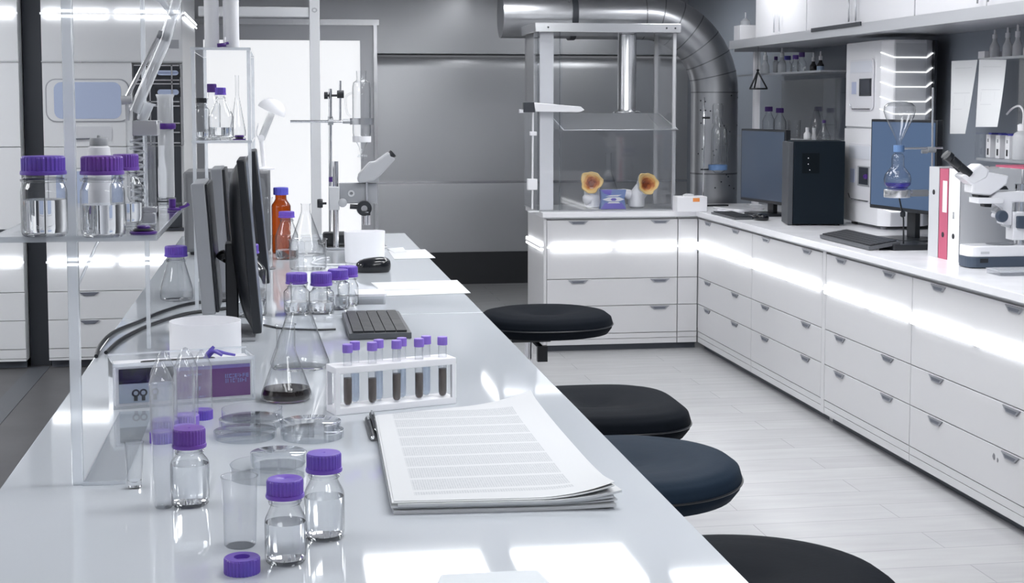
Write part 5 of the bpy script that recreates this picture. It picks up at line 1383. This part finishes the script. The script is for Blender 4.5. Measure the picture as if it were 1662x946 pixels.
def bay(z0, z1, dk):
    y0, y1 = .14, Ly-.08
    b = G().prism(rrect(y0, y1, z0, z1, .03), 0, .006, Matrix(((0,0,-1,0),(1,0,0,0),(0,1,0,0),(0,0,0,1)))).build('window_bay', pm('bay_white',(.72,.72,.76),.25), t)
    Zr = lambda f: z0+(z1-z0)*f
    G().box(-.010, -.006, y0+.02, y0+(y1-y0)*.55, Zr(.28), Zr(.62)).build('bay_frame', dark_steel if dk else grey_p, b)
    G().box(-.012, -.010, y0+.035, y0+(y1-y0)*.48, Zr(.31), Zr(.60)).build('bay_glass', pm('bay_dark',(.05,.055,.07),.12), b)
    G().box(-.009, -.006, y1-(y1-y0)*.30, y1-(y1-y0)*.12, Zr(.32), Zr(.56)).build('blue_strip', pm('pale_blue_strip',(.42,.46,.62),.3), b)
    G().box(-.009, -.006, y0+.02, y1-.02, Zr(.74), Zr(.96)).build('frosted_cover', pm('pale_cover',(.66,.68,.74),.25), b)
    G().tube([(-.008,y0+.03,Zr(.03)),(-.008,y1-.05,Zr(.03)),(-.008,y1-.02,Zr(.12))], .004, 6).build('bay_highlight_rim', steel_lt, b)
    return b
bay(zm+.10, zt-.10, True); b2 = bay(.14, zm-.09, False)
Zr2 = .14+(zm-.23)*.45
G().lathe([(0,0),(.014,0),(.014,.02),(0,.02)], 16, T(-.016,.2,Zr2) @ RX(PI/2)).build('purple_knob', purple_d, b2)
for x in (.05, Lx-.08):
    for y in (.08, Ly-.06): G().lathe([(0,0),(.02,0),(.018,.021),(0,.021)], 12, T(x,y,0)).build('foot', grey_p, t)
# ------------------------------------------------------------------ ring stand with flasks in front of the lit monitor
pR = onz(1512, 402, ZC); yr_ = onz(1500, 404, ZC).y; s = yr_/F
xr = ony(1512, 380, yr_).x
Q = lambda px, py, dy=0: Vector((ony(px,py,yr_+dy).x-xr, dy, ony(px,py,yr_+dy).z-ZC))
t = thing('ring_stand', 'slim chrome ring stand carrying flasks in front of the lit monitor', 'stand', (xr, yr_, ZC))
G().prism(rrect(Q(1450,0).x, Q(1514,0).x, -.06, .12, .012), 0, .028).build('base_plate', black, t)
G().tube([(0,0,.02), Q(1514,142)], .005, 10).build('rod', chrome, t)
G().tube([Q(1466,241), Q(1530,240)], .0055, 10).build('clamp_rod', chrome, t)
G().tube([Q(1505,243), Q(1518,243)], .014, 12).tube([Q(1496,246), Q(1505,246)], .010, 10).build('boss_clamp', grey_p, t)
xf = Q(1459,241)
G().lathe([(.018,-.016),(.026,-.016),(.026,.016),(.018,.016),(.018,-.016)], 24, T(*xf)).build('blue_clamp', blue_rub, t)
zr = Q(0,328).z; xm = Q(1456,328).x
G().lathe([(0,zr-.02),(.062,zr-.02),(.065,zr-.016),(.065,zr+.016),(.06,zr+.02),(.0,zr+.02)], 36, T(xm,0,0)).build('heater_ring', steel_lt, t)
G().tube([(xm+.06,0,zr),(0,0,zr)], .010, 10).box(Q(1486,0).x, Q(1512,0).x, -.012, .012, zr-.016, zr+.016).build('support_arm', steel, t)
G().tube(bez([(xm+.01,0,zr-.02),(xm+.022,-.005,zr-.08),(xm+.03,-.01,zr-.12),(xm+.035,-.005,.028)],16), .004, 8).build('power_lead', black, t)
G().lathe([(0,-.02),(.012,-.012),(.013,.008),(0,.02)], 12, T(xm+.027,-.008,zr-.10)).build('lead_switch', black, t)
fz = zr+.0205
t2 = thing('round_flask', 'long-necked round flask with violet liquid standing on the steel heater ring', 'flask', (xr+xm, yr_, ZC+fz))
zz2 = lambda py: Q(0,py).z-fz
k_ = s
G().lathe([(0,.001),(16*k_,.002),(22*k_,zz2(312)),(23*k_,zz2(303)),(21*k_,zz2(294)),(15*k_,zz2(286)),(11*k_,zz2(281)),(10.5*k_,zz2(275)),(10.5*k_,zz2(262)),(8*k_,zz2(258)),(5*k_,zz2(256)),(4.5*k_,zz2(249))], 36).build('flask_body', glass, t2)
G().lathe([(0,.003),(15.5*k_,.004),(21.5*k_,zz2(313)),(22.4*k_,zz2(309)),(0,zz2(309))], 36).build('liquid', violet_liq, t2)
G().lathe([(3*k_,zz2(300)),(3*k_,zz2(290)),(2*k_,zz2(288))], 14).build('inner_tube', glass_pl, t2)
t3 = thing('pear_flask', 'upturned pear-shaped flask held by the blue clamp above the violet flask', 'flask', (xr+xf.x, yr_, ZC+Q(0,250).z+.004))
zz3 = lambda py: Q(0,py).z-Q(0,250).z-.004
G().lathe([(4*k_,zz3(249)),(4.5*k_,zz3(235)),(9*k_,zz3(224)),(17*k_,zz3(208)),(24*k_,zz3(192)),(27*k_,zz3(182)),(26*k_,zz3(173)),(20*k_,zz3(167)),(10*k_,zz3(164.5)),(0,zz3(164))], 36).build('flask_body', glass, t3)
# ------------------------------------------------------------------ binders and file box
def binder(label, y0, y1, xs, h, spine, side, extra=None, depth=.29):
    t = thing('binder', label, 'binder', (xs, y0, ZC), 0, 'lever arch binders on the counter')
    l = y1-y0
    G().box(0, depth, 0, .003, 0, h).build('cover', side, t)
    G().box(0, depth, l-.003, l, 0, h).build('cover', side, t)
    G().box(-.001, .003, .0, l, 0, h).build('spine', spine, t, bevel=.001)
    G().box(.01, depth-.02, .006, l-.006, .004, h-.01).build('pages', paper, t)
    zr_ = h*.27 if extra != 'g' else h*.72
    G().lathe([(.006,0),(.012,0),(.012,.0015),(.006,.0015)], 20, T(-.001, l/2, zr_) @ RY(-PI/2)).lathe([(0,0),(.0065,0),(.0065,.0005),(0,.0005)], 16, T(-.0012,l/2,zr_) @ RY(-PI/2)).build('finger_ring', black, t)
    if extra == 'r': G().box(-.0022, -.001, l*.12, l*.60, h*.52, h*.87).build('spine_label', white_p, t)
    if extra == 'w':
        lb_ = G().box(-.0022, -.001, l*.12, l*.85, h*.42, h*.60).build('spine_label', white_p, t)
        G().prism([(-.008,0),(.008,0),(.005,.02),(.007,.03),(-.007,.03),(-.005,.02)], 0, .0006, T(-.0024,l/2,h*.46) @ RZ(-PI/2) @ RX(PI/2)).build('printed_mark', grey_p, lb_)
    return t
yw0 = onz(1563, 425.8, ZC).y; yw1 = onz(1543, 421.5, ZC).y; yr1 = onz(1529, 418, ZC).y; yg1 = onz(1515, 414, ZC).y
xb_ = onz(1543, 423, ZC).x; hB = ony(1545, 273, yw1).z-ZC
binder('white binder with a labelled spine, nearest the stereo microscope', yw0, yw1-.004, xb_, hB, white_p, lgrey_p, 'w')
binder('red binder with a white spine label between two pale binders', yw1+.002, yr1-.004, xb_, hB-.005, red_b, red_b, 'r')
binder('grey binder farthest along the row, beside the ring stand', yr1+.002, yg1-.004, xb_, hB, lgrey_p, lgrey_p, 'g')
t = thing('file_box', 'large plain grey file box standing behind the stereo microscope', 'box', (xb_+.33, yw0+.04, ZC))
G().box(-.02, .32, -.01, .30, 0, ony(1600,276,yw0).z-ZC).build('box_body', lgrey_p, t, bevel=.002)
G().box(.0, .30, .01, .28, ony(1600,276,yw0).z-ZC, ony(1600,274,yw0).z-ZC+.004).build('contents', red_b, t)
# ------------------------------------------------------------------ stereo microscope
yq = onz(1600, 435.5, ZC).y; O = ony(1610, 434, yq); xo = O.x
Q = lambda px, py: Vector((ony(px,py,yq).x-xo, 0, ony(px,py,yq).z-ZC))
t = thing('stereo_microscope', 'white stereo microscope with black eyepieces at the right edge of the counter', 'microscope', (xo+.024, yq, ZC))
X = lambda px: Q(px,400).x; Z = lambda py: Q(1600,py).z
navy = pm('navy_grey_plastic', (.055,.075,.11), .4)
by = .125
G().prism(rrect(X(1564), X(1720), -.01, by, .045), .004, Z(417)).build('lower_base', navy, t, bevel=.003)
G().prism(rrect(X(1564)+.001, X(1720), -.009, by, .044), Z(417), Z(399)).build('upper_base', white_gl, t, bevel=.006)
G().box(X(1581), X(1594), -.0115, -.009, Z(426), Z(419)).build('socket', black, t)
G().box(X(1582), X(1596), -.0102, -.009, Z(412), Z(408)).build('maker_plate', lgrey_p, t)
G().lathe([(0,.0),(.06,0),(.06,.003),(0,.003)], 30, T(X(1625), by*.45, Z(399))).build('stage_plate', glass_pl, t)
for x in (X(1574), X(1622), X(1700)): G().lathe([(0,0),(.014,0),(.014,.005),(0,.005)], 14, T(x,.04,0)).build('foot', lgrey_p, t)
yc_ = .065
G().lathe([(0,Z(399)),(.02,Z(399)),(.02,Z(300)),(0,Z(300))], 20, T(X(1655),yc_,0)).build('column', chrome, t)
G().box(X(1641), X(1672), yc_-.035, yc_+.035, Z(392), Z(345)).build('focus_block', white_gl, t, bevel=.004)
def pri(poly, w0, w1, nm, m, bv=.006): return G().prism([(X(a), Z(b)) for a, b in poly], -w1, -w0, RX(PI/2)).build(nm, m, t, bevel=bv)
pri([(1600,325),(1615,312),(1720,310),(1720,328),(1640,330),(1640,368),(1625,366),(1622,340)], yc_-.03, yc_+.03, 'arm', white_gl)
pri([(1581,321),(1581,331),(1622,332),(1624,322)], yc_-.045, yc_+.045, 'objective_ring', white_gl, .004)
pri([(1595,332),(1608,332),(1607,338),(1596,337)], yc_-.02, yc_+.02, 'objective', black, .002)
pri([(1572,296),(1571,314),(1602,318),(1612,312),(1629,300),(1631,285),(1600,280),(1580,280)], yc_-.04, yc_+.04, 'zoom_body', white_gl, .008)
pri([(1553,286),(1573,302),(1596,290),(1600,276),(1584,265)], yc_-.042, yc_+.042, 'binocular_head', white_gl, .01)
pri([(1583,317),(1602,319),(1600,322),(1584,321)], yc_-.03, yc_+.03, 'neck_ring', black, .001)
pri([(1615,309),(1620,303),(1629,303),(1633,309)], yc_-.03, yc_+.03, 'locking_screw', black, .002)
for i, (dy, a_, b_) in enumerate(((-.032, (1566,279), (1535,253)), (.032, (1568,277), (1542,252)))):
    A, Bv = Q(*a_), Q(*b_); A.y = B0 = yc_+dy; Bv.y = yc_+dy; l = (Bv-A).length
    e = G().lathe([(0,-.02),(.017,-.02),(.017,l*.35),(.0155,l*.37),(.018,l*.42),(.018,l*.75),(.0155,l*.78),(.0215,l*.84),(.0215,l*1.02),(.016,l*1.03),(0,l*1.0)], 24, along(A, Bv)).build('eyepiece', black, t)
    e.data.name = 'eyepiece'
G().lathe([(0,0),(.024,0),(.026,.005),(.026,.022),(.022,.028),(0,.028)], 26, T(X(1620), yc_-.03, Z(352)) @ RX(PI/2)).build('focus_knob', navy, t)
G().tube([(X(1620),yc_-.03,Z(352)),(X(1620),yc_+.03,Z(352))], .012, 12).build('focus_axle', white_gl, t)
pri([(1625,330),(1636,345),(1640,372),(1630,370),(1624,352),(1612,345)], yc_-.02, yc_+.02, 'focus_bracket', lgrey_p, .004)
pri([(1645,352),(1668,352),(1668,374),(1645,372)], yc_-.05, yc_+.05, 'clamp', navy, .005)
# clear plastic tray on the counter
pA_ = onz(1618, 447, ZC)
t = thing('plastic_tray', 'shallow clear plastic tray on the counter in front of the stereo microscope', 'tray', (pA_.x, pA_.y, ZC))
G().box(0, .16, -.03, .09, 0, .018).build('tray_box', glass_pl, t)
G().box(-.002, .162, -.032, .092, .018, .023).build('tray_lid', frost, t)
# ------------------------------------------------------------------ clear wall rack at the right with papers, bottles and boxes
xw_ = 3.5; ya, yb = onx(1590, 95, xw_).y, 5.9
zU = onx(1600, 94, xw_).z; zL = onx(1600, 257, xw_).z
t = thing('glass_shelf', 'clear two-tier wall rack at the right edge, papers hanging from it', 'shelf', (XW-.002, (ya+yb)/2, zL), 0, 'clear shelves along the right wall')
l = (ya-yb)/2; w_ = xw_-XW
for z in (0, zU-zL):
    G().box(w_, 0, -l, l, z-.01, z).build('shelf_board', acryl, t)
    G().box(w_-.003, w_, -l, l, z-.0115, z+.001).build('front_edge', acryl_edge, t)
G().box(w_, 0, l+.02, l+.025, -.01, zU-zL-.011).build('side_panel', acryl, t)
G().box(-.008, -.002, -l, l-.006, .001, zU-zL-.011).build('back_panel', smoke, t)
def hang(label, c, x, bow):
    P = [onx(a, b, x) for a, b in c]; o = (P[0]+P[1])/2
    def fn(u, v):
        top = P[0].lerp(P[1], u); bot = P[3].lerp(P[2], u); q = top.lerp(bot, v)
        return Vector((q.x-bow*(v**2)*(.3+u)-.002, q.y, q.z))-o
    g = G(); g.grid(fn, 8, 14); g.grid(lambda u, v: fn(u,v)+Vector((.0008,0,0)), 8, 14)
    for e in (lambda s_: (s_,0), lambda s_: (1,s_), lambda s_: (s_,1), lambda s_: (0,s_)):
        g.grid(lambda s_, w2: fn(*e(s_))+Vector((.0008*(w2 > .5),0,0)), 14, 1, False)
    ob = g.build('hanging_paper', paper_w, None, loc=o); tag(ob, label, 'paper', 'papers hanging on the right wall')
    ink = pm('faint_grey_ink', (.66,.67,.69), .7) if 'faint_grey_ink' not in bpy.data.materials else bpy.data.materials['faint_grey_ink']
    for (u0,u1,v0,v1) in ((.15,.85,.10,.105),(.15,.9,.44,.446),(.15,.6,.66,.665),(.15,.16,.48,.62),(.7,.705,.48,.62)):
        k = G(); k.grid(lambda u, v: fn(u0+(u1-u0)*u, v0+(v1-v0)*v)+Vector((-.0012,0,0)), 6, 2); k.build('printed_line', ink, ob)
    return ob
hang('white paper hanging from the clear wall rack, left of two', [(1545,99),(1587,97),(1570,217),(1543,217)], xw_-.006, .008)
hang('white paper hanging from the clear wall rack, right of two', [(1590,97),(1634,97),(1624,206),(1585,206)], xw_-.012, .012)
for i, (px, top) in enumerate(((1614,43),(1635,40),(1651,36),(1668,52))):
    P = onx(px, 92, xw_+.07); 
    dropper(px, top, 58 if i < 3 else 68, 91.5, 17, ['white spray bottle, leftmost on the top of the clear wall rack', 'white spray bottle, second on the top of the clear wall rack', 'tallest white spray bottle on the top of the clear wall rack', 'white spray bottle cut by the right edge of the photo'][i], zU, xw_+.07, frost2)
pa_ = onx(1589, 93, xw_+.03); pb_ = onx(1625, 93, xw_+.03)
t = thing('bottle_tray', 'low white tray on the top of the clear wall rack beside the spray bottles', 'tray', (xw_+.02, pa_.y-.01, zU+.0008), -PI/2)
lt_ = pa_.y-pb_.y-.02
tg = G().box(0, .10, 0, .16, 0, .004).build('tray_floor', frost, t) if False else None
G().box(0, .07, .0, .15, 0, .004).build('tray_floor', white_p, t)
for bx in ((0,.07,0,.003),(0,.07,.147,.15),(0,.003,.003,.147),(.067,.07,.003,.147)): G().box(*bx, .004, .035).build('tray_wall', white_p, t)
for i, px in enumerate((1603, 1618.5, 1634)):
    P = onx(px, 257, xw_+.05); s = P.y/F
    t = thing('reagent_pack', ['small blue-topped white box under the hanging papers, left of three', 'small blue-topped white box under the hanging papers, middle of three', 'small blue-topped white box under the hanging papers, right of three'][i], 'box', (P.x, P.y, zL+.0008), -PI/2, 'small white boxes on the lower tier')
    w2 = .022; h2 = 40*s
    G().box(-w2, w2, 0, .10, 0, h2).build('carton', white_p, t, bevel=.002)
    G().box(-w2*.7, w2*.7, .01, .09, h2, h2+.008).build('blue_top', blue_c, t)
    mk = G().box(-w2*.35, w2*.35, -.001, .0, h2*.12, h2*.4).build('dark_mark', black, t)
    G().box(-w2*.3, w2*.3, -.001, .0, h2*.68, h2*.82).build('dark_mark', grey_p, t)
P = onx(1659, 258, xw_+.08); s = P.y/F
t = thing('wash_bottle', 'white wash bottle with a bent tube at the right edge of the wall rack', 'bottle', (P.x, P.y, zL+.0008))
r = 17*s; h2 = 50*s
G().lathe([(0,0),(r*.95,0),(r,.006),(r,h2*.8),(r*.85,h2*.92),(r*.5,h2),(0,h2)], 30).build('bottle_body', frost2, t)
G().lathe([(0,h2+.0005),(r*.55,h2+.0005),(r*.55,h2+.03),(r*.3,h2+.035),(0,h2+.035)], 24).build('screw_cap', white_p, t)
G().tube(bez([(0,0,h2+.03),(0,0,h2+.09),(-.01,.02,h2+.12),(-.03,.05,h2+.11),(-.04,.09,h2+.08)],20), .005, 8).build('bent_tube', white_p, t)

def ccable(pts, r, label):
    P = [onz(a, b, ZC+r) for a, b in pts]; o = P[0].copy(); o.z = ZC
    tag(G().tube([p-o for p in bez(P, 40)], r, 8).build('cable', white_p, None, loc=o), label, 'cable', 'white cables on the counter')
ccable([(1158,336.5),(1175,339),(1198,341),(1215,340),(1240,338)], .006, 'white cable lying behind the far keyboard, farther of two')
ccable([(1165,341),(1185,343.5),(1205,343),(1222,341),(1238,341)], .006, 'white cable lying behind the far keyboard, nearer of two')
sc.view_settings.view_transform = 'Standard'; sc.view_settings.look = 'None'; sc.view_settings.gamma = 1
sc.view_settings.use_curve_mapping = False; sc.view_settings.exposure = .42
sc.cycles.transparent_max_bounces = 48; sc.cycles.max_bounces = 14; sc.cycles.glossy_bounces = 6; sc.cycles.transmission_bounces = 12; sc.cycles.diffuse_bounces = 5
sc.cycles.caustics_refractive = False; sc.cycles.caustics_reflective = False; sc.cycles.sample_clamp_indirect = 6
wd = bpy.data.worlds.new('world'); sc.world = wd; wd.use_nodes = True; wd.node_tree.nodes['Background'].inputs[0].default_value = (.5,.5,.52,1)
